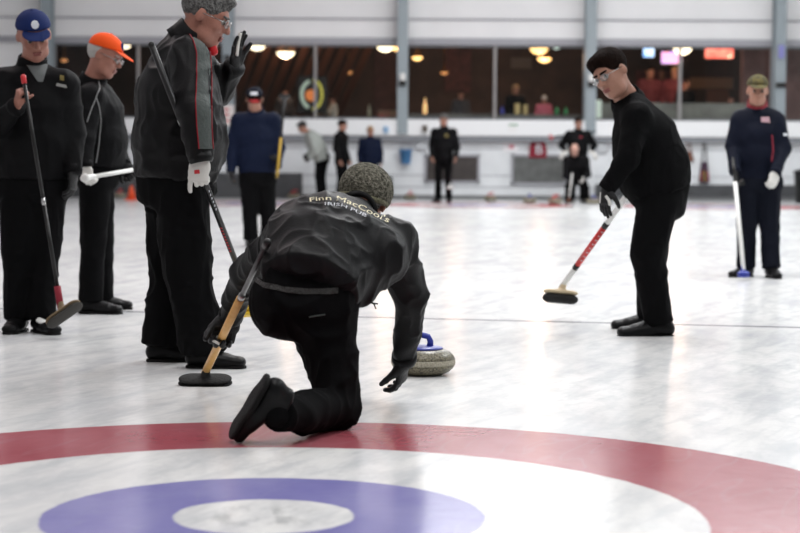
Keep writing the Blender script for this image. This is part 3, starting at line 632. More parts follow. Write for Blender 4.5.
def shoe(root, ank, toe, up, s=1.0, res=.006, m=SHOE, heelz=None):
    # ank = ankle joint, toe/up directions
    r, f, u = frame(toe, up); ank = np.asarray(ank, float); h = .088 * s
    T = lambda x, y, z: ank + s * (x * r + y * f) + u * (z * s - h)
    pr = [seg(T(0, -.045, .045), T(0, .06, .040), (.036 * s, .034 * s), (.043 * s, .032 * s), side=r), seg(T(0, .05, .038), T(0, .165, .031), (.046 * s, .034 * s), (.043 * s, .026 * s), side=r, k=.02),
          seg(T(0, -.01, .06), T(0, -.012, .105), (.040 * s, .050 * s), (.042 * s, .05 * s), side=r, cap=(.03, .02), k=.03), seg(T(0, .02, .07), T(0, .10, .045), (.03 * s, .02 * s), (.035 * s, .02 * s), side=r, k=.03),
          cutp(T(0, 0, .012), -u)]
    V, Fq = sculpt(pr, res, .02); o = link('shoe', V, Fq, m, root)
    so = [seg(T(0, -.052, .010), T(0, .03, .010), (.038 * s, .016 * s), (.034 * s, .016 * s), side=r, cap=(.026 * s, .03 * s)), seg(T(0, .03, .010), T(0, .152, .010), (.035 * s, .016 * s), (.044 * s, .016 * s), side=r, cap=(.03 * s, .042 * s), k=.03),
          cutp(T(0, 0, 0), -u), cutp(T(0, 0, .020), u)]
    V, Fq = sculpt(so, max(res * .8, .005), .02)
    link('sole', V, Fq, SOLE, o)
    return o
def person(base, J, lab, look, group=None, res=.012):
    """J: joints in metres; look: clothes. The body is one skin mesh, clothes are its children."""
    lk = dict(skin=SKIN, jacket=BLK, trou=TRO, hair='short', hairm=H_GRY, arm=1.0, leg=1.0, collar=True, s=1.0, glasses=False, seed=3, amp=.006, feet=True, glove={}, hand={}, shoes=SHOE, hs=1.0)
    lk.update(look); s = lk['s']; J = {k: np.asarray(v, float) for k, v in J.items()}
    hp, HT, HM = head_prims(J['head'], lk['hf'], lk['hu'], lk['hs'] * s, lk.get('round', 1.0)); hs = lk['hs'] * s
    side = nrm(J['shR'] - J['shL']); tor = lk['torso']         # list of (point, halfwidth along shoulders, half depth)
    res_s = min(res, .009); bf = lk.get('bf', .76)
    pr = list(hp) + [seg(HT(0, -.02, -.05), J['neck'], .052 * hs, .062 * s, k=.025)]
    for i in range(len(tor) - 1):
        pr.append(seg(tor[i][0], tor[i + 1][0], (tor[i][1] * bf, tor[i][2] * bf), (tor[i + 1][1] * bf, tor[i + 1][2] * bf * .95), side=side, k=.03, cap=(.02 if i == 0 else None, None)))
    pr.append(seg(tor[-1][0], J['neck'], .07 * s, .06 * s, k=.04))
    legs = 'hipR' in J
    for S_ in 'RL':
        pr += [seg(J['sh' + S_], J['el' + S_], .045 * s, .036 * s, k=.03), seg(J['el' + S_], J['wr' + S_], .036 * s, .024 * s, k=.01), seg(tor[-1][0], J['sh' + S_], .06 * s, .045 * s, k=.03)]
        if legs: pr += [seg(J['hip' + S_], J['kn' + S_], .068 * s, .05 * s, k=.03), seg(J['kn' + S_], J['an' + S_], .046 * s, .032 * s, k=.01)]
        if legs and not (S_ == 'R' and lk.get('nofoot')): pr += [seg(J['an' + S_], J['an' + S_] + nrm(lk['toe' + S_]) * .11 * s - nrm(lk.get('up' + S_, (0, 0, 1))) * .058 * s, .024 * s, .013 * s, k=.01)]
        h = lk['hand'].get(S_)
        if h: pr += hand_prims(J['wr' + S_], h['d'], h['n'], -1 if S_ == 'R' else 1, s * h.get('s', 1) * .98, h.get('curl', 25), 1.0 if not lk['glove'].get(S_) else .72, h.get('curls'), h.get('thumb', 35))
    bres = res_s if any(lk['hand'].get(S_) and not lk['glove'].get(S_) for S_ in 'RL') or res < .01 else res
    if res >= .01: bres = min(bres, .0095)
    if not lk['glove'] and res < .01: bres = .0055
    V, Fq = sculpt(pr, bres, .02)
    body = link('person', V, Fq, lk['skin'], None, base=base); tag(body, lab, 'person', group)
    # face details
    if lk.get('face', True):
        for sx in (-1, 1):
            mb = MB(); c = HT(sx * .031, .080, .004); R = .0125 * hs; V = []; n1, n2 = 10, 12
            for i in range(n1 + 1):
                th = math.pi * i / n1
                for j in range(n2):
                    ph = 2 * math.pi * j / n2; q = np.array([math.sin(th) * math.cos(ph), math.cos(th), math.sin(th) * math.sin(ph)]); V.append(c + R * (q @ HM))
            Fq = [(i * n2 + j, (i + 1) * n2 + j, (i + 1) * n2 + (j + 1) % n2, i * n2 + (j + 1) % n2) for i in range(n1) for j in range(n2)]
            e = link('eye', V, Fq, EYEW, body); e.data.materials.append(IRIS)
            for k, p in enumerate(e.data.polygons):
                if k // n2 < 3: p.material_index = 1
        if res < .011:
            V, Fq = sculpt([seg(HT(sx * .013, .0905, .025), HT(sx * .046, .082, .028), .0062 * hs, .0048 * hs) for sx in (-1, 1)], .003, .001); link('eyebrows', V, Fq, lk['hairm'], body)
            V, Fq = sculpt([seg(HT(-.019, .0945, -.0575), HT(.019, .0945, -.0575), .0048 * hs, .0048 * hs, k=.003), seg(HT(-.015, .0925, -.069), HT(.015, .0925, -.069), .0055 * hs, .0055 * hs, k=.001)], .0025, .001); link('lips', V, Fq, LIP, body)
    # hair
    hk = lk['hair']; hE = lambda p, q, **k: ell(HT(*p), tuple(v * hs for v in q), HM, **k); rd = lk.get('round', 1.0)
    hm = lk['hairm']
    if hk == 'short':
        pr = [hE((0, -.018, .045), (.084 * rd, .104, .087)), hE((0, .055, .092), (.055, .045, .026), k=.02), hE((0, .105, -.02), (.085, .075, .080), k=.01, sub=True), cutp(HT(0, -.09, -.055), -(HM[2] + .0 * HM[1])),
              hE((-.085, .0, -.02), (.03, .025, .04), sub=True, k=.008), hE((.085, 0, -.02), (.03, .025, .04), sub=True, k=.008)]
    elif hk == 'thick':
        pr = [hE((0, -.018, .048), (.087, .106, .090)), hE((.012, .050, .088), (.056, .040, .030), k=.03), hE((0, .118, -.022), (.088, .086, .090), k=.008, sub=True), cutp(HT(0, -.09, -.06), -HM[2]),
              hE((-.085, .0, -.025), (.03, .022, .04), sub=True, k=.008), hE((.085, 0, -.025), (.03, .022, .04), sub=True, k=.008)]
    elif hk == 'fringe':   # hair showing under a cap
        pr = [hE((0, -.022, .02), (.080 * rd, .098, .075)), hE((0, .095, -.02), (.095, .095, .12), k=.01, sub=True), cutp(HT(0, -.09, -.055), -HM[2]), hE((-.085, .01, -.01), (.03, .03, .045), sub=True, k=.008), hE((.085, .01, -.01), (.03, .03, .045), sub=True, k=.008)]
    elif hk == 'bald':
        pr = [hE((0, -.024, .0), (.082 * rd, .099, .062)), hE((0, .08, .0), (.1, .1, .12), k=.01, sub=True), cutp(HT(0, -.09, -.05), -HM[2]), cutp(HT(0, 0, .035), HM[2])]
    elif hk == 'long':
        pr = [hE((0, -.018, .045), (.088, .104, .088)), seg(HT(0, -.06, .03), HT(0, -.06, -.13), (.075, .05), (.07, .03), side=HM[0], k=.03), hE((0, .105, -.02), (.07, .085, .088), k=.01, sub=True)]
    if hk:
        V, Fq = sculpt(pr, .006 if res < .011 else .010, .015); V = wrinkle(V, Fq, .0035 * s, (60, 60, 40), 9); link('hair', V, Fq, hm, body)
    cp = lk.get('cap')
    if cp:
        cm = cp['m']; back = cp.get('backward', False)
        pr = [hE((0, -.014, .05), (.089 * rd, .107, .084)), cutp(HT(0, 0, .045), -nrm(HM[2] - .12 * HM[1] * (1)))]
        V, Fq = sculpt(pr, .005 if res < .011 else .009, .01); co = link('cap', V, Fq, cm, body)
        V, Fq = sculpt([seg(HT(-.028, .095, .050), HT(-.022, .155, .036), .003, .003, k=.05), ell(HT(0, .105, .047), (.072 * hs, .072 * hs, .006 * hs), np.stack([HM[0], nrm(HM[1] - .22 * HM[2]), nrm(HM[2] + .22 * HM[1])])), hE((0, .0, .04), (.080, .098, .06), sub=True, k=.002)], .004, .01)
        link('brim', V, Fq, cp.get('bm', cm), co)
        MB().lathe([(.008 * hs, 0), (.006 * hs, .004), (.001, .006)], HT(0, -.014, .133), 12).build('button', cm, co)
        if cp.get('logo'):
            c = HT(0, .083, .088); V = [c + (math.cos(a) * HM[0] * .020 + math.sin(a) * (HM[2] * .02 - HM[1] * .008)) * hs for a in np.linspace(0, 2 * math.pi, 9)[:-1]]
            V2 = [v - HM[1] * .008 for v in V]; link('emblem', V + V2, [tuple(range(8)), tuple(range(15, 7, -1))] + [(i, i + 8, (i + 1) % 8 + 8, (i + 1) % 8) for i in range(8)], cp['logo'], co, smooth=False)
    if lk.get('beanie'):
        pr = [hE((0, -.022, .040), (.102, .116, .098)), cutp(HT(0, 0, -.004), -nrm(HM[2] - .30 * HM[1]))]
        V, Fq = sculpt(pr, .005, .01); V = wrinkle(V, Fq, .002, (80, 80, 80), 4); co = link('beanie', V, Fq, WOOL, body)
        u_ = nrm(HM[2] - .30 * HM[1]); rr_ = HM[0]; ff = np.cross(u_, rr_); c0 = HT(0, -.022, -.010)
        mb = MB(); mb.tube([c0 + math.cos(a) * rr_ * .094 + math.sin(a) * ff * .106 + u_ * .008 for a in np.linspace(0, 2 * math.pi, 41)[:-1]], .010, 8, closed=True); mb.build('hem', mat('olive_wool_hem', (.13, .125, .075), .9, bump=(120, .8)), co)
    if lk['glasses']:
        mb = MB(); g = .0022 if res < .011 else .003
        for sx in (-1, 1):
            mb.tube([HT(sx * .032 + .022 * math.cos(a), .104 - abs(math.cos(a) * sx + 1) * .003, .002 + .016 * math.sin(a)) for a in np.linspace(0, 2 * math.pi, 21)[:-1]], g, 6, closed=True)
            mb.tube([HT(sx * .053, .098, .006), HT(sx * .074, .06, .008), HT(sx * .083, -.005, .008)], g, 6)
        mb.tube([HT(-.010, .105, .006), HT(.010, .105, .006)], g, 6); go = mb.build('glasses', mat('thin_metal_frame', (.3, .3, .3), .25, metal=1), body)
        for sx in (-1, 1):
            V = [HT(sx * .032, .105, .002)] + [HT(sx * .032 + .021 * math.cos(a), .104, .002 + .015 * math.sin(a)) for a in np.linspace(0, 2 * math.pi, 17)[:-1]]
            V2 = [v - HM[1] * .0015 for v in V]; n_ = 17
            link('lens', V + V2, [(0, 1 + i, 1 + (i + 1) % 16) for i in range(16)] + [(n_, n_ + 1 + (i + 1) % 16, n_ + 1 + i) for i in range(16)] + [(1 + i, 1 + i + n_, 1 + (i + 1) % 16 + n_, 1 + (i + 1) % 16) for i in range(16)], LENS, go)
    # jacket
    A = lk['arm']; pr = []
    for i in range(len(tor) - 1):
        pr.append(seg(tor[i][0], tor[i + 1][0], (tor[i][1], tor[i][2]), (tor[i + 1][1], tor[i + 1][2]), side=side, cap=(.02 if i == 0 else None, None), k=.05))
    pr.append(seg(J['shR'], J['shL'], .072 * s * min(A, 1.1), .072 * s * min(A, 1.1), k=.05)); pr.append(seg(tor[-1][0], J['neck'], .09 * s, .072 * s, cap=(None, .02), k=.05))
    for S_ in 'RL':
        pr += [seg(J['sh' + S_], J['el' + S_], .076 * s * A, .064 * s * A, k=.045), seg(J['el' + S_], J['wr' + S_], .062 * s * A, .048 * s * (A + 1) / 2, cap=(None, .008), k=.02)]
    pr += lk.get('jx', [])
    V, Fq = sculpt(pr, res if res >= .01 else .0075, .04); V = wrinkle(V, Fq, lk['amp'], seed=lk['seed']); jk = link('jacket', V, Fq, lk['jacket'], body)
    if lk['collar']:
        n0 = J['neck']; un = nrm(HT(0, -.02, -.05) - J['neck']); rr = nrm(side - un * (side @ un)); ff = np.cross(un, rr); mb = MB()
        cm = lk.get('collarm', lk['jacket'])
        ch = lk.get('collarh', 1.0); cr = lk.get('collarr', 1.0); V = []; pf = [(-.035, .098), (.0, .088), (.028 * ch, .082), (.050 * ch, .080), (.056 * ch, .076), (.050 * ch, .071), (.0, .068), (-.03, .066)]
        for hh, rad in [(h_, r_ * cr) for h_, r_ in pf]:
            for a in np.linspace(0, 2 * math.pi, 41)[:-1]: V.append(n0 + un * (hh + .004 * math.sin(3 * a + s * 5)) * s + (math.cos(a) * rr * rad + math.sin(a) * ff * (rad + .004)) * s)
        mb.add(V, [(i * 40 + j, i * 40 + (j + 1) % 40, ((i + 1) % len(pf)) * 40 + (j + 1) % 40, ((i + 1) % len(pf)) * 40 + j) for i in range(len(pf)) for j in range(40)])
        mb.build('collar', cm, jk)
    for S_ in 'RL':
        wv = nrm(J['wr' + S_] - J['el' + S_]); mb = MB(); mb.tube([J['wr' + S_] - wv * .03 * s, J['wr' + S_] - wv * .004 * s, J['wr' + S_] + wv * .012 * s], [.050 * s * (A + 1) / 2, .050 * s * (A + 1) / 2, .045 * s * (A + 1) / 2], 20); mb.build('cuff', lk.get('cuffm', lk['jacket']), jk)
    # trousers
    if legs:
        B = lk['leg']; pr = []; mid = (J['hipR'] + J['hipL']) / 2; tp = tor[0][0]; up = nrm(tp - mid) if np.linalg.norm(tp - mid) > .03 else np.array([0, 0, 1.])
        sh_ = J['hipR'] - J['hipL']; hw = lk.get('hipw', .175 * s * B); hd = lk.get('hipd', .125 * s * B)
        pr.append(seg(mid - up * .02, mid + up * .14 * s, (hw, hd), (hw * .92, hd * .95), side=nrm(sh_), cap=(.06, .02), k=.05))
        lr = lk.get('legr', (.098, .078, .072, .074))
        for S_ in 'RL':
            K = J['kn' + S_]; a_ = J['an' + S_]; q = K + (a_ - K) * 1.03
            pr += [seg(J['hip' + S_], K, lr[0] * s * B, lr[1] * s * B, k=.05), seg(K, q, lr[2] * s * B, (lr[3] * s * B, lr[3] * s * B), side=np.array([1., 0, 0]), cap=(None, .015), k=.02)]
        pr += lk.get('tx', [])
        V, Fq = sculpt(pr, res if res >= .01 else .008, .04); V = wrinkle(V, Fq, lk['amp'] * 1.2, (8, 8, 5), seed=lk['seed'] + 20); to = link('trousers', V, Fq, lk['trou'], body)
        if lk['feet']:
            for S_ in 'RL':
                o = shoe(body, J['an' + S_], lk['toe' + S_], lk.get('up' + S_, (0, 0, 1)), s * lk.get('ss', 1.05), .0065 if res < .011 else .010, lk['shoes'])
                if lk.get('laces'): pass
    for S_, m_ in lk['glove'].items():
        h = lk['hand'][S_]; gl = hand_prims(J['wr' + S_], h['d'], h['n'], -1 if S_ == 'R' else 1, s * h.get('s', 1) * 1.04, h.get('curl', 25), 1.18, h.get('curls'), h.get('thumb', 35))
        V, Fq = sculpt(gl, .0042 if res < .011 else .008, .01); link('glove', V, Fq, m_, body)
    return body
LENS = bpy.data.materials.new('spectacle_lens'); LENS.use_nodes = True; nt = LENS.node_tree
for n in list(nt.nodes): nt.nodes.remove(n)
out = nt.nodes.new('ShaderNodeOutputMaterial'); mx = nt.nodes.new('ShaderNodeMixShader'); tr = nt.nodes.new('ShaderNodeBsdfTransparent'); gl = nt.nodes.new('ShaderNodeBsdfGlossy')
gl.inputs['Roughness'].default_value = .05; mx.inputs[0].default_value = .16; nt.links.new(tr.outputs[0], mx.inputs[1]); nt.links.new(gl.outputs[0], mx.inputs[2]); nt.links.new(mx.outputs[0], out.inputs[0])
def child(o, name):
    for c in o.children:
        if c.name.split('.')[0] == name: return c
# ---- trim laid on clothes (rays find the cloth's own surface)
def bvh(o): V, Fq = WV[o.name]; return BVHTree.FromPolygons([tuple(v) for v in V], [tuple(int(i) for i in f) for f in Fq])
def hit(t, px, py, off=.002):
    q = P(px, py, 8.0); d = Vector(q - CAM).normalized(); loc, n, i, ds = t.ray_cast(Vector(CAM), d)
    if loc is None: return None
    if n.dot(d) > 0: n = -n
    return np.array(loc + n * off), np.array(n)
def strip(o, pts, r, m_, name, n=24, off=.001):
    t = bvh(o); pts = np.array(pts, float); dd = np.r_[0, np.cumsum(np.linalg.norm(np.diff(pts, axis=0), axis=1))]; out = []
    for q in np.linspace(0, dd[-1], n):
        h = hit(t, np.interp(q, dd, pts[:, 0]), np.interp(q, dd, pts[:, 1]), off)
        if h is not None: out.append(h[0])
    if len(out) > 2: return MB().tube(out, r, 6).build(name, m_, o)
def patch(o, left, right, m_, name, nx=6, ny=24, off=.003):
    t = bvh(o); L_, R2 = np.array(left, float), np.array(right, float); V = []; ok = True; last = None
    fl = lambda A, q: np.array([np.interp(q, np.linspace(0, 1, len(A)), A[:, 0]), np.interp(q, np.linspace(0, 1, len(A)), A[:, 1])])
    for i in range(ny + 1):
        for j in range(nx + 1):
            p = fl(L_, i / ny) * (1 - j / nx) + fl(R2, i / ny) * (j / nx); h = hit(t, p[0], p[1], off)
            V.append(h[0] if h is not None else None)
    Fq = [(i * (nx + 1) + j, i * (nx + 1) + j + 1, (i + 1) * (nx + 1) + j + 1, (i + 1) * (nx + 1) + j) for i in range(ny) for j in range(nx)]
    lim = .035 + 2.5 * max(np.abs(L_[0] - R2[0]).max() / nx, np.abs(L_[0] - L_[-1]).max() / ny) * .01
    Fq = [f for f in Fq if all(V[i] is not None for i in f) and max(np.linalg.norm(V[f[i]] - V[f[i - 1]]) for i in range(4)) < lim]
    used = sorted({i for f in Fq for i in f}); mp = {u: k for k, u in enumerate(used)}
    return link(name, [V[u] for u in used], [tuple(mp[i] for i in f) for f in Fq], m_, o) if used else None
def lettering(o, text, path, hpx, m_, name, bold=0, off=.002, slant=0):
    cu = bpy.data.curves.new('t', 'FONT'); cu.body = text; cu.size = 1; cu.resolution_u = 2; cu.offset = bold; ob = bpy.data.objects.new('t', cu); me = bpy.data.meshes.new_from_object(ob)
    t = bvh(o); path = np.array(path, float); dd = np.r_[0, np.cumsum(np.linalg.norm(np.diff(path, axis=0), axis=1))]
    xs = [v.co.x for v in me.vertices]; x0, x1 = min(xs), max(xs); V = []; bad = set(); 
    for i, v in enumerate(me.vertices):
        q = (v.co.x - x0) / (x1 - x0) * dd[-1]; p = np.array([np.interp(q, dd, path[:, 0]), np.interp(q, dd, path[:, 1])]); e = .8
        p1 = np.array([np.interp(q + e, dd, path[:, 0]), np.interp(q + e, dd, path[:, 1])]); p0 = np.array([np.interp(q - e, dd, path[:, 0]), np.interp(q - e, dd, path[:, 1])]); tg = nrm(p1 - p0)
        h_ = hpx if not isinstance(hpx, tuple) else hpx[0] + (hpx[1] - hpx[0]) * q / dd[-1]
        up = np.array([tg[1], -tg[0]]); r = p + up * (v.co.y / .7) * h_; h = hit(t, r[0], r[1], off)
        if h is None: bad.add(i); V.append((0, 0, 0))
        else: V.append(h[0])
    Fq = [tuple(p.vertices) for p in me.polygons if not any(i in bad for i in p.vertices)]
    used = sorted({i for f in Fq for i in f}); mp = {u: k for k, u in enumerate(used)}
    bpy.data.objects.remove(ob)
    if used: return link(name, [V[u] for u in used], [tuple(mp[i] for i in f) for f in Fq], m_, o, smooth=False)

# ---- brooms
def broom(top, bot, bands, lab, hw=.11, hd=.038, hdir=None, hup=(0, 0, 1), hm=BLACKP, pm=DPAD, r=.0125, padt=.016, bodyt=.016, capm=BLACKP, group=None, tilt=None):
    """top, bot = ends of the shaft; bands = [(t0, t1, material, part name, radius factor)] from the top"""
    top, bot = np.asarray(top, float), np.asarray(bot, float); o = empty('curling_broom', bot); tag(o, lab, 'broom', group)
    for (t0, t1, m_, nm, rf) in bands:
        MB().tube([top + (bot - top) * t0, top + (bot - top) * t1], r * rf, 14).build(nm, m_, o)
    mb = MB(); d = nrm(top - bot); mb.tube([top + d * .02, top + d * .012, top - d * .03], [.006, r * 1.15, r * 1.15], 12); mb.build('end_cap', capm, o)
    hu = nrm(hup); hx = np.asarray(hdir if hdir is not None else (1, 0, 0), float); hx = nrm(hx - hu * (hx @ hu)); hy = np.cross(hu, hx)
    c = bot - hu * .02; E = lambda z0, z1, sx, sy: seg(c - hx * sx + hu * (z0 + z1) / 2, c + hx * sx + hu * (z0 + z1) / 2, (sy, (z1 - z0) / 2), (sy, (z1 - z0) / 2), side=hy, cap=(sy, sy))
    V, Fq = sculpt([E(-bodyt, bodyt * .4, hw - hd, hd), seg(c, bot + d * .05, .020, .016, k=.02)], .004, .01); link('head', V, Fq, hm, o)
    V, Fq = sculpt([E(-bodyt - padt * 2, -bodyt + .004, hw - hd + .002, hd * 1.02)], .004, .01); link('pad', V, Fq, pm, o)
    return o
def PP(*a): return P(*a)
D3 = lambda *a: np.array(a, float)

# ================ the kneeling thrower seen from behind
J = dict(head=P(364, 202, 7.44), neck=P(357, 213, 7.28), shR=P(394, 242, 7.16), shL=P(297, 226, 7.14), elR=P(410, 298, 7.28), wrR=P(404, 360, 7.45), elL=P(246, 274, 7.52), wrL=P(230, 317, 7.70),
         hipR=P(327, 302, 6.90), hipL=P(283, 296, 6.97), knR=P(336, 409, 6.80), knL=P(305, 312, 7.36), anR=P(279, 414, 6.42), anL=P(333, 388, 7.52))
hd_f = nrm(D3(.10, .80, -.42)); hd_u = nrm(D3(.24, .42, .80))
tor = [(P(309, 288, 6.84), .190, .155), (P(320, 256, 7.00), .215, .155), (P(335, 238, 7.10), .218, .148), (P(347, 224, 7.19), .17, .10)]
jx = [seg(P(345, 284, 6.98), P(366, 294, 7.00), .055, .035, k=.06), seg(P(300, 238, 7.05), P(380, 258, 7.05), .10, .10, k=.06)]
toeD = nrm(D3(-.50, .40, -.77))
lookD = dict(jacket=CHAR, hf=hd_f, hu=hd_u, torso=tor, jx=jx, hair='fringe', hairm=H_GRY, beanie=True, arm=1.02, leg=1.0, hipw=.175, hipd=.12, bf=.55, legr=(.105, .078, .075, .070), glasses=False, face=True,
    glove={'R': BGL, 'L': BGL}, hand={'R': dict(d=(-.12, .25, -.95), n=(-.7, .3, 0), curl=30, thumb=40), 'L': dict(d=(-.36, .1, -.9), n=(.15, -1, .1), curl=58, s=1.1)},
    toeR=toeD, upR=nrm(D3(.80, .28, -.37)), toeL=(0.1, 1, 0), upL=(0, 0, 1), seed=11, amp=.016, feet=False, nofoot=True, collarh=.35, collarr=.86, hs=1.06, collar=True, tx=[seg(P(298, 286, 6.95), P(322, 288, 6.95), .115, .115, k=.05), seg(P(286, 308, 6.90), P(323, 308, 6.90), .122, .125, k=.05)])
thrower = person((float(J['knR'][0]), 6.9, 0), J, 'kneeling person seen from behind in black jacket and speckled wool beanie, beside the curling stone', lookD, res=.009)
jk = child(thrower, 'jacket')
TXT = [(310, 202), (325, 200.2), (338, 200.8), (350, 204.8), (362, 210.5), (374, 216.5), (388, 223)]
lettering(jk, "Finn MacCool's", TXT, (4.0, 5.6), INK, 'lettering', bold=.0)
TX2 = [(325, 205.2), (340, 206.4), (352, 211), (366, 217.5)]
lettering(jk, "IRISH PUB", TX2, 2.9, INKW, 'small_lettering', bold=.0)
so_ = shoe(thrower, J['anR'], toeD, lookD['upR'], 1.06, .005)
dz_ = .002 - min(WV[so_.name][0][:, 2].min(), WV[so_.children[0].name][0][:, 2].min()); so_.location.z += dz_; print('SHOE LIFT', dz_)
shoe(thrower, J['anL'], (.1, 1, 0), (0, 0, 1), 1.0, .006)
# sock, laces, belt, drawcord, glove stripes, trouser tab
ax = nrm(J['anR'] - J['knR']); V, Fq = sculpt([seg(J['anR'] - ax * .10, J['anR'] + ax * .01, .056, .048)], .005); link('sock', wrinkle(V, Fq, .002, (40, 40, 40)), Fq, TRO, thrower)
r_, f_, u_ = frame(toeD, lookD['upR']); mb = MB(); a0 = J['anR'] + toeD * .05
for k in range(3):
    c = a0 + toeD * .025 * k - u_ * (.012 + .008 * k); mb.tube([c - r_ * .03, c + u_ * .018 - r_ * .01, c + u_ * .018 + r_ * .01, c + r_ * .03], .003, 6)
mb.tube([a0 + u_ * .02, a0 + u_ * .045 + toeD * .02 - r_ * .02, a0 + u_ * .03 + toeD * .05 - r_ * .035], .003, 6); la_ = mb.build('laces', BLACKP, so_); la_.location.z = 0
tro = child(thrower, 'trousers')
h0 = [(254, 276), (264, 282), (285, 287), (305, 289), (322, 289), (338, 288)]
patch(tro, h0, [(a_, b_ + 5.5) for a_, b_ in h0], BELT, 'belt', 5, 30, .004) 
strip(tro, [(309, 317), (315, 316), (325, 314.5)], .003, GREYP, 'pocket_tab', 8)
mb = MB(); q = P(366, 300, 6.96); mb.tube([q, P(374, 304, 6.96), P(376, 309, 6.96)], .003, 6); mb.tube([P(372, 303, 6.96), P(378, 304, 6.96)], .003, 6); mb.build('drawcord', BLACKP, jk)
for (px, py) in ((219.5, 338), (216, 342), (222.5, 334.5)):
    strip([c for c in thrower.children if c.name.startswith('glove')][1], [(px - 3, py - 1.5), (px + 3, py + 1.5)], .006, WHT, 'finger_stripe', 6, .001)
broom(P(267, 243, 6.80), P(205, 373, 8.06), [(0, .40, DGRY, 'grip_shaft', .80), (.36, .385, STEEL, 'ferrule', 1.15), (.385, 1.0, WOOD, 'shaft', 1.35)],
      'curling broom with honey wood shaft and flat black oval head held by the kneeling thrower', hw=.115, hd=.060, hup=(.0, -.22, .97), hm=DPAD, pm=DPAD, padt=.006, bodyt=.020, r=.0125, group=None)

# ================ man with glasses, right
Y0 = 10.5
J = dict(head=P(611, 74, 10.42), neck=P(626, 98, 10.5), shL=P(636, 118, 10.30), shR=P(629, 115, 10.70), elL=P(628, 158, 10.20), wrL=P(607, 188, 10.22), elR=P(652, 155, 10.80), wrR=P(646, 182, 10.72),
         hipL=P(659, 203, 10.40), hipR=P(658, 203, 10.60), knL=P(648, 252, 10.36), knR=P(650, 253, 10.66), anL=P(658, 318, 10.40), anR=P(651, 309, 10.80))
tor = [(P(661, 193, Y0), .205, .165), (P(652, 168, Y0), .215, .205), (P(644, 138, Y0), .215, .175), (P(634, 113, Y0), .17, .10)]
mf = nrm(D3(-.62, -.70, -.34)); mu = nrm(D3(-.48, .0, .86))
lookM = dict(jacket=KNIT, hf=mf, hu=mu, torso=tor, hair='thick', hairm=H_BRN, glasses=True, arm=1.0, leg=1.0, hs=1.08, collarh=.5, ss=1.2, hipw=.17, hipd=.155, legr=(.112, .096, .092, .080), collarm=KNIT,
    glove={'L': BGL, 'R': BGL}, hand={'L': dict(d=(-.15, -.1, -.98), n=(.8, .55, .1), curl=14, thumb=45, s=.95), 'R': dict(d=(-.3, .1, -.9), n=(.3, -.9, 0), curl=70)},
    toeL=(-1, -.10, 0), toeR=(-1, .05, 0), seed=21, amp=.008)
base = (float(P(655, 200, Y0)[0]), Y0, 0)
def level(J, z=.088):
    for k in ('anL', 'anR'): J[k][2] = z
    return J
M = person(base, level(J), 'bending dark haired person with thin glasses and black jacket, holding a red and white broom', lookM, res=.0105)
glv = [c for c in M.children if c.name.startswith('glove')][0]
patch(glv, [(596.5, 194), (595.5, 200), (596, 207)], [(601.5, 192), (601, 200), (600, 208)], WHT, 'glove_back', 4, 10, .002)
strip(glv, [(606, 196), (609, 200), (610, 205)], .009, WHT, 'thumb_panel', 10)
patch(child(M, 'trousers'), [(640.5, 193.5), (640.5, 197.5)], [(643, 193), (642.5, 197)], INKW, 'small_emblem', 2, 3)
broom(P(645, 170, 10.62), P(561, 288, 11.3), [(0, .43, WPL, 'shaft', 1.3), (.43, .47, BLACKP, 'black_band', 1.36), (.47, .79, mat('red_lacquer', (.55, .03, .03), .35), 'red_sleeve', 1.34), (.79, .825, BLACKP, 'black_band', 1.36), (.825, 1, WPL, 'lower_shaft', 1.3)],
      'white and red curling broom with cream and black head held by the man with glasses', hw=.105, hd=.045, hup=nrm(D3(.08, .25, .95)), hm=CREAM, pm=DPAD, padt=.027, bodyt=.020, r=.0135)
bo = [o for o in bpy.data.objects if o.name.startswith('curling_broom')][-1]
mb = MB(); a, b_ = P(645, 170, 10.62), P(561, 288, 11.3)
for k in range(8):
    c = a + (b_ - a) * (.50 + .035 * k) - D3(0, .0175, .004); MB().box(tuple(c - [.006, .002, .006]), tuple(c + [.006, .002, .006])).build('print', INKW, [o for o in bpy.data.objects if o.get('label', '').startswith('white and red curling')][0], smooth=False)

# ================ tall grey haired man in black and grey jacket
Y0 = 8.87
J = dict(head=P(206, 17, 8.86), neck=P(188, 38, 8.87), shR=P(189, 58, 8.66), shL=P(194, 62, 9.06), elR=P(193, 112, 8.53), wrR=P(201, 160, 8.50), elL=P(219, 88, 9.18), wrL=P(235, 66, 9.10),
         hipR=P(181, 190, 8.78), hipL=P(172, 190, 8.98), knR=P(188, 272, 8.74), knL=P(172, 272, 9.02), anR=P(203, 346, 8.72), anL=P(163, 346, 8.98))
tor = [(P(175, 178, Y0), .215, .195), (P(179, 140, Y0), .225, .215), (P(178, 95, Y0), .215, .185), (P(181, 62, Y0), .17, .13)]
lookC = dict(jacket=CHAR, hf=(.90, -.10, -.36), hu=(.36, 0, .92), torso=tor, hair='short', hairm=H_GRY, glasses=True, arm=1.22, leg=1.0, hs=1.12, skin=SKIN2, collarm=CHAR, hipw=.19, hipd=.19, legr=(.13, .112, .108, .106),
    glove={'R': WHT, 'L': BGL}, hand={'R': dict(d=(-.16, .0, -.98), n=(.25, .95, 0), curls=[18, 62, 66, 66], thumb=25, s=1.02), 'L': dict(d=(.12, 0, 1), n=(.92, -.38, 0), curl=10, thumb=8)},
    toeR=(1, -.04, 0), toeL=(1, .0, 0), seed=31, amp=.015)
C_ = person((float(P(180, 200, Y0)[0]), Y0, 0), level(J), 'tall grey haired person in black jacket with grey sleeve stripe, raising one gloved hand', lookC, res=.0105)
jk = child(C_, 'jacket')
LL = [(187, 31), (193, 40), (196.5, 52), (196.5, 75), (195.5, 100), (196.5, 125), (199, 149)]; RL = [(196, 32), (206, 39), (209.5, 52), (211, 75), (211, 100), (211, 125), (212.5, 149)]
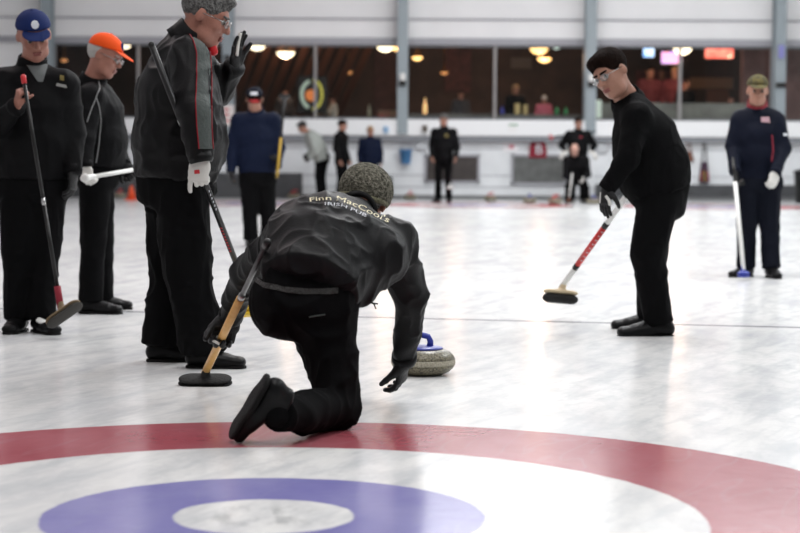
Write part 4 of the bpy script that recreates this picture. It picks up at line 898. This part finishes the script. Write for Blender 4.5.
patch(jk, LL, RL, GREYP, 'sleeve_panel', 8, 40, .0035)
strip(jk, LL, .003, REDP, 'red_piping', 60, .003); strip(jk, RL, .003, REDP, 'red_piping', 60, .004)
strip(jk, [(183, 27), (192, 29), (204, 33), (211, 39)], .004, REDP, 'red_piping', 20, .004)
cc = J['neck'] + D3(.065, -.03, -.02); V, Fq = sculpt([seg(cc + D3(.03, .0, .03), cc + D3(.06, 0, -.05), (.028, .018), (.02, .014))], .006); link('red_lining', V, Fq, RED, jk)
gl = [c for c in C_.children if c.name.startswith('glove')]
patch(gl[0], [(194.5, 170), (194.5, 174)], [(199.5, 169.5), (200, 173.5)], INKR, 'glove_emblem', 3, 3, .002)
strip(gl[1], [(236.5, 56), (237.5, 46), (239, 38), (241, 31)], .009, WHT, 'white_back_strip', 14)
broom(P(152, 46, 8.40), P(252, 304, 8.95), [(0, 1.0, mat('black_carbon_shaft', (.010, .010, .011), .3), 'shaft', 1.15), (.27, .29, STEEL, 'ferrule', 1.3)],
      'black curling broom with red lettering and yellow head held by the tall grey man', hw=.10, hd=.04, hup=nrm(D3(-.1, .2, .95)), hm=YEL, pm=YEL, padt=.012, r=.0125)
bo = [o for o in bpy.data.objects if o.get('label', '').startswith('black curling broom with red')][0]
a, b_ = P(152, 46, 8.40), P(252, 304, 8.95); mb = MB()
for k in range(9):
    c = a + (b_ - a) * (.69 + .0115 * k) - D3(.004, .0145, 0); mb.box(tuple(c - [.005, .002, .0045]), tuple(c + [.005, .002, .0045]))
mb.build('red_print', mat('red_letter_print', (.45, .04, .05), .5), bo, smooth=False)
mb = MB()
for k in range(6):
    c = a + (b_ - a) * (.545 + .014 * k) - D3(-.006, .0140, 0); mb.box(tuple(c - [.002, .002, .005]), tuple(c + [.002, .002, .005]))
mb.build('white_print', INKW, bo, smooth=False)

# ================ navy capped man at far left
Y0 = 10.5
J = dict(head=P(34, 36, 10.42), neck=P(32, 66, 10.5), shR=P(1, 84, 10.5), shL=P(64, 86, 10.5), elR=P(-6, 128, 10.36), wrR=P(17, 106, 10.20), elL=P(73, 132, 10.52), wrL=P(73, 172, 10.42),
         hipR=P(19, 188, 10.5), hipL=P(48, 188, 10.5), knR=P(18, 250, 10.42), knL=P(45, 250, 10.46), anR=P(19, 318, 10.45), anL=P(41, 318, 10.40))
tor = [(P(34, 178, Y0), .215, .15), (P(34, 140, Y0), .215, .165), (P(34, 108, Y0), .205, .15), (P(33, 84, Y0), .16, .11)]
lookA = dict(jacket=BLK, hf=(.30, -.86, -.38), hu=(0, -.35, .93), torso=tor, hair='fringe', hairm=H_BRN, cap=dict(m=CAPB, logo=INKW), arm=1.12, hs=1.08, skin=SKIN2, leg=1.12, shoes=SHOE,
    hand={'R': dict(d=(.20, -.35, .85), n=(.75, .45, -.1), curl=74, thumb=30), 'L': dict(d=(0, -.1, -1), n=(-.9, .2, 0), curl=30)}, glove={'L': BGL}, toeR=(-.1, -1, 0), toeL=(.55, -.8, 0), seed=41, amp=.008)
A_ = person((float(P(32, 200, Y0)[0]), Y0, 0), level(J), 'person in navy blue cap and black jacket at far left, fist raised on a broom', lookA, res=.0105)
jk = child(A_, 'jacket')
patch(jk, [(20, 58), (27, 66), (38, 82)], [(48, 60), (47, 68), (43, 82)], SHIRT, 'shirt_front', 6, 10, .006)
patch(jk, [(57, 83), (56, 86)], [(66, 85), (67, 88)], mat('dull_white_thread', (.25, .25, .24), .8), 'chest_emblem', 3, 3, .003); patch(jk, [(60, 75), (60, 80)], [(64, 76), (64, 81)], mat('gold_thread', (.16, .12, .03), .8), 'gold_emblem', 2, 3, .003)
for s_, px in (('L', 41),):
    c = J['anL'] + D3(.02, -.08, -.02); V, Fq = sculpt([seg(c + D3(-.02, 0, .01), c + D3(.045, -.03, -.018), (.018, .01), (.02, .01))], .005); link('white_shoe_trim', V, Fq, WPL, A_)
broom(P(23.5, 78, 10.14), P(61, 309, 10.10), [(0, .52, BLACKP, 'grip_shaft', .8), (.52, .55, STEEL, 'label_band', .9), (.55, .90, BLACKP, 'shaft', .85), (.90, 1, DRED, 'red_sleeve', 1.5)],
      'black curling broom with red lower sleeve resting tilted before the navy capped man', hw=.11, hd=.05, hdir=(.72, .1, .62), hup=nrm(D3(-.45, .40, .60)), hm=mat('tan_broom_edge', (.20, .14, .08), .7), pm=mat('grey_brush_fabric', (.045, .042, .038), .9), padt=.010, capm=RED)

# ================ orange capped man
Y0 = 11.75
J = dict(head=P(105, 56, 11.72), neck=P(92, 84, 11.75), shR=P(91, 97, 11.55), shL=P(97, 97, 11.95), elR=P(84, 138, 11.45), wrR=P(85, 166, 11.40), elL=P(112, 138, 12.0), wrL=P(124, 165, 11.8),
         hipR=P(95, 178, 11.66), hipL=P(98, 178, 11.84), knR=P(93, 240, 11.64), knL=P(101, 240, 11.86), anR=P(91, 302, 11.62), anL=P(101, 298, 11.95))
tor = [(P(98, 165, Y0), .19, .165), (P(100, 140, Y0), .20, .165), (P(99, 112, Y0), .20, .145), (P(95, 97, Y0), .16, .10)]
lookB = dict(jacket=BLK, hf=(.88, -.22, -.36), hu=(.34, 0, .93), torso=tor, hair='fringe', hairm=H_WHT, cap=dict(m=CAPO, logo=CAPB), glasses=True, arm=1.0, hs=1.05, skin=SKIN2, leg=1.05, hipw=.165, hipd=.14,
    glove={'R': WHT, 'L': BGL}, hand={'R': dict(d=(.2, .1, -.95), n=(.5, .8, .2), curl=55, thumb=30), 'L': dict(d=(.5, 0, -.8), n=(0, -1, 0), curl=62)}, toeR=(1, -.15, 0), toeL=(1, .05, 0), seed=51, amp=.007)
B_ = person((float(P(97, 200, Y0)[0]), Y0, 0), level(J), 'person in bright orange cap and black tracksuit top with grey piping, facing right', lookB, res=.0105)
jk = child(B_, 'jacket'); PIP = mat('grey_piping', (.22, .22, .22), .6)
strip(jk, [(72, 76), (82, 71), (90, 70)], .003, PIP, 'grey_piping', 12); strip(jk, [(98, 78), (100, 88), (96, 97), (99, 106), (101, 120), (99, 145), (96, 163)], .0035, PIP, 'grey_piping', 40)
strip(jk, [(96, 98), (91, 110), (87, 122)], .0035, PIP, 'grey_piping', 16); strip(jk, [(113, 84), (117, 89), (121, 95)], .0035, PIP, 'grey_piping', 10)
strip(jk, [(111, 77), (114, 76), (117, 75)], .006, CAPO, 'orange_collar_edge', 6)
a, b_ = P(88, 177.5, 11.25), P(132, 170, 11.55)
broom(b_, a, [(0, 1.0, WPL, 'shaft', 1.35)], 'white curling broom shaft held level by the orange capped man', r=.0095, hw=.03, hd=.018, hdir=(0, 1, 0), hup=nrm(b_ - a), hm=WPL, pm=WPL, padt=.006, bodyt=.008)

# ================ navy jacket player on the right
Y0 = 15.5
J = dict(head=P(757.5, 91, 15.42), neck=P(757, 107, 15.5), shR=P(741, 121, 15.5), shL=P(775, 121, 15.5), elR=P(733, 146, 15.5), wrR=P(735, 172, 15.32), elL=P(783, 148, 15.45), wrL=P(775, 173, 15.28),
         hipR=P(749, 184, 15.5), hipL=P(769, 184, 15.5), knR=P(747, 225, 15.42), knL=P(770, 226, 15.45), anR=P(746, 266, 15.5), anL=P(771, 268, 15.4))
tor = [(P(759, 178, Y0), .185, .13), (P(759, 155, Y0), .195, .14), (P(758, 133, Y0), .20, .135), (P(757, 119, Y0), .16, .10)]
L_ = person((float(P(758, 200, Y0)[0]), Y0, 0), level(J), 'person in dark navy jacket, red collar and camouflage cap, standing at right', dict(jacket=DNAVY, trou=TRON, hf=(-.10, -.97, -.10), hu=(0, -.1, .99), torso=tor, hair='fringe', hairm=H_BRN,
    cap=dict(m=CAMO, bm=CAMO), arm=1.02, leg=1.05, collarm=mat('crimson_collar', (.20, .008, .018), .7), glove={'R': BGL, 'L': WHT}, hand={'R': dict(d=(.1, -.3, -.9), n=(.8, -.2, -.3), curl=60), 'L': dict(d=(-.25, -.15, -.95), n=(-.4, .9, 0), curl=45, s=.98)}, toeR=(-.75, -.65, 0), toeL=(.1, -1, 0), seed=61, amp=.007), res=.012)
patch(child(L_, 'jacket'), [(761, 117), (761, 122)], [(769, 117), (770, 123)], mat('pale_pink_emblem', (.42, .25, .28), .7), 'chest_emblem', 3, 3)
patch(child(L_, 'jacket'), [(783, 133.5), (784, 136)], [(787, 133), (787.5, 135.5)], INKW, 'sleeve_emblem', 2, 2)
strip(child(L_, 'jacket'), [(772, 135), (773, 150), (772, 162)], .006, DRED, 'red_seam', 12)
broom(P(733, 160, 15.20), P(743.5, 270, 15.0), [(0, .2, BLACKP, 'grip', 1.2), (.2, 1, WPL, 'shaft', 1.35)], 'white curling broom with blue head standing beside the navy jacket player on the right', hw=.05, hd=.03, hm=BLUE, pm=BLUE, padt=.010, bodyt=.02)

# ================ navy jacket player seen from behind, left of centre
Y0 = 20.0
J = dict(head=P(254.5, 99.5, 19.95), neck=P(256, 112, 20), shL=P(239, 121, 20), shR=P(273, 121, 20), elL=P(232, 147, 20.0), wrL=P(231, 171, 19.92), elR=P(279, 147, 20.0), wrR=P(277, 166, 19.8),
         hipL=P(250, 180, 20), hipR=P(266, 180, 20), knL=P(250, 212, 20), knR=P(268, 212, 20.05), anL=P(251, 240, 20), anR=P(268, 240, 20.1))
tor = [(P(257, 172, Y0), .20, .14), (P(257, 155, Y0), .215, .15), (P(256, 137, Y0), .215, .145), (P(256, 122, Y0), .17, .11)]
E_ = person((float(P(257, 200, Y0)[0]), Y0, 0), level(J), 'person seen from behind in navy jacket and navy cap, broom over the shoulder', dict(jacket=NAVY, hf=(-.1, .98, .0), hu=(0, 0, 1), torso=tor, hair='fringe', hairm=H_BRN, cap=dict(m=DNAVY), arm=1.1, leg=1.1,
    glove={'L': BGL, 'R': BGL}, hand={'L': dict(d=(0, .0, -1), n=(.9, .1, 0), curl=35), 'R': dict(d=(.1, -.2, .8), n=(-.6, -.5, 0), curl=60)}, toeL=(-.2, 1, 0), toeR=(.2, 1, 0), seed=71, amp=.008, s=1.0), res=.012)
co = child(E_, 'cap'); patch(co, [(250.5, 92), (250.5, 95)], [(257.5, 92), (257.5, 95)], INKW, 'white_mark', 3, 2); patch(child(E_, 'hair'), [(248.5, 99.5), (249, 102.5)], [(259.5, 99.5), (259.5, 102.5)], RED, 'red_strap', 4, 2)
broom(P(277, 178, 19.75), P(284.5, 100, 19.7), [(0, .52, mat('ochre_sleeve', (.45, .28, .02), .5), 'yellow_sleeve', 1.15), (.52, 1, BLACKP, 'shaft', 1.1)], 'broom with yellow lower shaft over the shoulder of the navy player seen from behind', hw=.055, hd=.035, hup=(0, 0, -1), hm=DGRY, pm=DPAD, padt=.012)

# ================ generic standing pose for the players at the far end and in the lounge
def stand(px, pyfeet, Y, H, yaw, lab, look, lean=0.0, arms=None, group=None, sit=None, base_z=0.0):
    s = H / 1.75; b0 = P(px, 200, Y); b0[2] = base_z; f = D3(math.sin(yaw), -math.cos(yaw), 0); r = np.cross(f, [0, 0, 1.])
    T = lambda x, y, z: b0 + s * (x * r + y * f) + D3(0, 0, z * s)
    ly = lambda z: lean * max(z - .9, 0)
    g = look.get('girth', 1.0); J = dict(head=T(0, .03 + ly(1.62) * 1.1, 1.63 - lean * .18), neck=T(0, ly(1.46), 1.47 - lean * .12), shR=T(.19, ly(1.4), 1.39 - lean * .10), shL=T(-.19, ly(1.4), 1.39 - lean * .10),
        hipR=T(.09, 0, .92), hipL=T(-.09, 0, .92), knR=T(.10, .04, .50), knL=T(-.10, .04, .50), anR=T(.11, 0, .088), anL=T(-.11, 0, .088))
    arms = arms or {}
    for S_, sg in (('R', 1), ('L', -1)):
        e, w_ = arms.get(S_, ((.25, -.02, 1.12), (.25, .08, .88))); J['el' + S_] = T(e[0] * sg, e[1] + ly(e[2]) * .8, e[2]); J['wr' + S_] = T(w_[0] * sg, w_[1] + ly(w_[2]) * .5, w_[2])
    if sit is not None:
        pass
    tor = [(T(0, .0, .86), .175 * g * s, .125 * g * s), (T(0, ly(1.1), 1.10), .18 * g * s, .13 * g * s), (T(0, ly(1.28), 1.27), .19 * g * s, .125 * g * s), (T(0, ly(1.4), 1.39), .15 * s, .095 * s)]
    hand = {S_: dict(d=nrm(J['wr' + S_] - J['el' + S_]), n=-r * (1 if S_ == 'R' else -1), curl=30) for S_ in 'RL'}; hand.update(look.pop('handx', {}))
    lk = dict(hf=f + D3(0, 0, look.pop('nod', -.15)) + look.pop('turn', 0) * r, hu=(0, 0, 1) + f * .1, torso=tor, s=s, toeR=f + r * .3, toeL=f - r * .3, hand=hand, amp=.006); lk.update(look)
    lk.pop('girth', None); return person(tuple(b0), J, lab, lk, group, .014)
R90 = math.radians(90)
stand(322, 199, 40.0, 1.74, -R90 * .85, 'person in pale grey sweatshirt bending to the left at the far end', dict(jacket=GREYS, hair='short', hairm=H_BLK, nod=-.55, glove={'R': BGL, 'L': BGL}, leg=1.3, cuffm=GREYS, girth=1.4, arm=1.35), lean=.5, arms={'R': ((.22, .05, 1.06), (.14, .28, .95)), 'L': ((.22, .12, 1.02), (.12, .30, .90))})
stand(341, 199.5, 39.6, 1.68, R90 * .75, 'person in black jacket standing between the grey sweatshirt and the navy jacket', dict(hair='short', hairm=H_BRN, leg=1.05, seed=5))
stand(370, 199.5, 39.8, 1.56, .1, 'short blond person in navy jacket with pale hands at the far end', dict(jacket=NAVY, hair='short', hairm=H_BLD, glove={}, seed=6, girth=1.15))
g = G(443.5, 202.3); I_ = stand(443.5, 202, float(g[1]) + .1, 1.80, -.25, 'lone person in black jacket standing in front of the left dark lower window', dict(hair='short', hairm=H_GRY, seed=7, girth=1.05, leg=.95), arms={'L': ((.27, .0, 1.10), (.27, .10, .90)), 'R': ((.25, -.02, 1.12), (.22, .1, .90))})
patch(child(I_, 'jacket'), [(445, 134), (445, 137)], [(448, 134), (448, 137)], mat('gold_thread', (.16, .12, .03), .8), 'chest_emblem', 2, 2)
Yi = float(g[1]) - .15
broom(P(454.5, 150, Yi), P(450, 186, Yi - .05), [(0, 1, BLACKP, 'shaft', 1.2)], 'short broom with white head held low by the lone black jacket man', hw=.08, hd=.04, hm=WPL, pm=WPL, padt=.010, hup=(.1, 0, 1))
# crouching bald man in front of the standing man
g = G(575, 203.4); Yk = float(g[1]) + .15; s = 1.0
K = lambda px, py, dy=0: P(px, py, Yk + dy)
J = dict(head=K(574.5, 150, -.30), neck=K(575.5, 157, -.20), shR=K(567, 160, -.16), shL=K(585.5, 160, -.16), elR=K(565.5, 176, -.25), wrR=K(571.5, 181, -.42), elL=K(588, 175, -.2), wrL=K(583.5, 178, -.40),
         hipR=K(571, 181, .12), hipL=K(582, 181, .12), knR=K(568.5, 188, -.12), knL=K(586, 188, -.12), anR=K(568, 199, .02), anL=K(586.5, 199, .02))
tor = [(K(576.5, 178, .08), .19, .14), (K(576.5, 172, 0), .19, .14), (K(576, 165, -.1), .22, .13), (K(575.5, 160, -.14), .18, .11)]
K_ = person((float(K(576, 200)[0]), Yk, 0), level(J), 'bald person in black bending forward over a white broom, in front of the standing man', dict(hf=(0, -.68, -.72), hu=(0, -.72, .68), torso=tor, hair=None, glove={'R': BGL, 'L': WHT}, skin=mat('pale_skin', (.48, .28, .22), .5), hs=1.0,
    hand={'R': dict(d=(.2, -.3, -.8), n=(.9, 0, 0), curl=60), 'L': dict(d=(-.3, -.3, -.8), n=(-.8, .3, 0), curl=50, s=.9)}, toeR=(-.3, -1, 0), toeL=(.3, -1, 0), seed=8, leg=.95), res=.013)
broom(P(572.5, 172, Yk - .52), P(568.7, 200, Yk - .60), [(0, 1, WPL, 'shaft', 1.1)], 'white curling broom with dark head under the bending bald man', hw=.07, hd=.04, hm=BROWNC, pm=DPAD, padt=.012, hdir=(.4, 1, 0))
Js = stand(577.5, 202, Yk + 1.0, 1.76, 0, 'person in black jacket standing hands on hips behind the bending bald man', dict(hair='short', hairm=H_BRN, girth=1.1, arm=1.1, glove={'R': WHT, 'L': WHT}, seed=9, handx={'R': dict(d=(-.6, -.4, -.6), n=(.6, .6, 0), curl=30, s=1.35), 'L': dict(d=(.6, -.4, -.6), n=(-.6, .6, 0), curl=30, s=1.35)}),
      arms={'R': ((.34, -.06, 1.18), (.26, .10, 1.05)), 'L': ((.34, -.06, 1.18), (.26, .10, 1.05))})
patch(child(Js, 'jacket'), [(579.5, 136), (579.5, 138)], [(582, 136), (582, 138)], DRED, 'chest_emblem', 2, 2)
broom(P(595.5, 131.5, Yk + 1.32), P(552.5, 137, Yk + 1.32), [(0, 1, BLACKP, 'shaft', 1.4)], 'dark curling broom with red head held across behind the standing man\'s shoulders', hw=.07, hd=.05, hdir=(-.3, 0, .9), hup=nrm(D3(.95, 0, .25)), hm=RED, pm=RED, padt=.012)

# ================ lounge guests behind the glass
zl = ZF
def guest(px, head_py, Y, yaw, lab, look, **k):
    zt = zw(head_py, Y); H = (zt - zl) / .985
    H = min(H, 1.98); bz = zt - H * .985
    return stand(px, 0, Y, H, yaw, lab, look, base_z=bz, **k)
def guest_seated(*a, **k): return guest(*a, **k)
GR = None
GY = YI + 1.5
guest(333, 97, GY + .5, -1.3, 'lounge guest in white shirt reaching towards the round lit sign', dict(jacket=mat('white_shirt', (.42, .41, .36), .8), hair='short', hairm=H_BRN, seed=12, face=False, collar=False), arms={'R': ((.26, .15, 1.2), (.2, .42, 1.22)), 'L': ((.26, .15, 1.2), (.2, .42, 1.18))})
guest(285, 90, GY + 1.4, .3, 'lounge guest in dark clothes left of the round lit sign', dict(jacket=mat('dark_grey_shirt', (.035, .035, .04), .8), hair='short', hairm=H_BRN, seed=13, face=False, collar=False))
guest(460, 91, GY + .6, .2, 'lounge guest in dark grey top left of the centre mullion', dict(jacket=mat('dark_grey_shirt', (.035, .035, .04), .8), hair='short', hairm=H_BRN, seed=14, face=False, collar=False))
guest(514.5, 85, GY + .3, .1, 'long haired lounge guest in dark top behind the yellow jugs', dict(jacket=BLK, hair='long', hairm=H_BLD, seed=15, face=False, collar=False))
guest(543, 96, GY, .2, 'lounge guest in pink top with white hat left of the fourth column', dict(jacket=PINK, hair='short', hairm=H_WHT, cap=dict(m=WHT), seed=16, face=False, collar=False))
guest(648, 66, GY + 1.6, .2, 'lounge guest in dark red farthest left in the right bay', dict(jacket=mat('deep_red_shirt', (.10, .012, .02), .8), hair='short', hairm=H_BRN, seed=17, face=False, collar=False))
guest(661, 67, GY + 2.9, -.2, 'lounge guest in dark clothes under the bright television', dict(jacket=BLK, hair='short', hairm=H_BLK, seed=18, face=False, collar=False))
guest(673.5, 66, GY + 1.5, -.3, 'lounge guest in dark red next to the mullion of the right bay', dict(jacket=mat('deep_red_shirt', (.10, .012, .02), .8), hair='short', hairm=H_BLD, seed=19, face=False, collar=False))
guest(684, 79, GY + .7, .4, 'lounge guest in black right of the mullion in the right bay', dict(jacket=BLK, hair='short', hairm=H_BRN, seed=20, face=False, collar=False))
guest(730, 95, GY + .1, -.5, 'lounge guest in pink red top just left of the camouflage cap', dict(jacket=mat('magenta_red_shirt', (.35, .04, .09), .8), hair='short', hairm=H_BRN, seed=22, face=False, collar=False))
# point lights at the bowl lamps, plus added ones that brighten the lounge
for (px, py, Y, e) in [(285, 60, YI + 2.6, 60), (385, 55, YI + 2, 40), (540, 60, YI + 2.2, 60), (678, 60, YI + 1.9, 60), (180, 60, YI + 2.2, 20), (455, 62, YI + 3, 25)]:
    l = bpy.data.lights.new('lounge_lamp_and_fill', 'POINT'); l.energy = e; l.color = (1, .62, .40); l.shadow_soft_size = .15; o = bpy.data.objects.new('lounge_lamp_and_fill', l); COL.objects.link(o); o.location = (xw(px, Y), Y, zw(py, Y))
for o in bpy.data.objects:
    if '_b' in o: del o['_b']
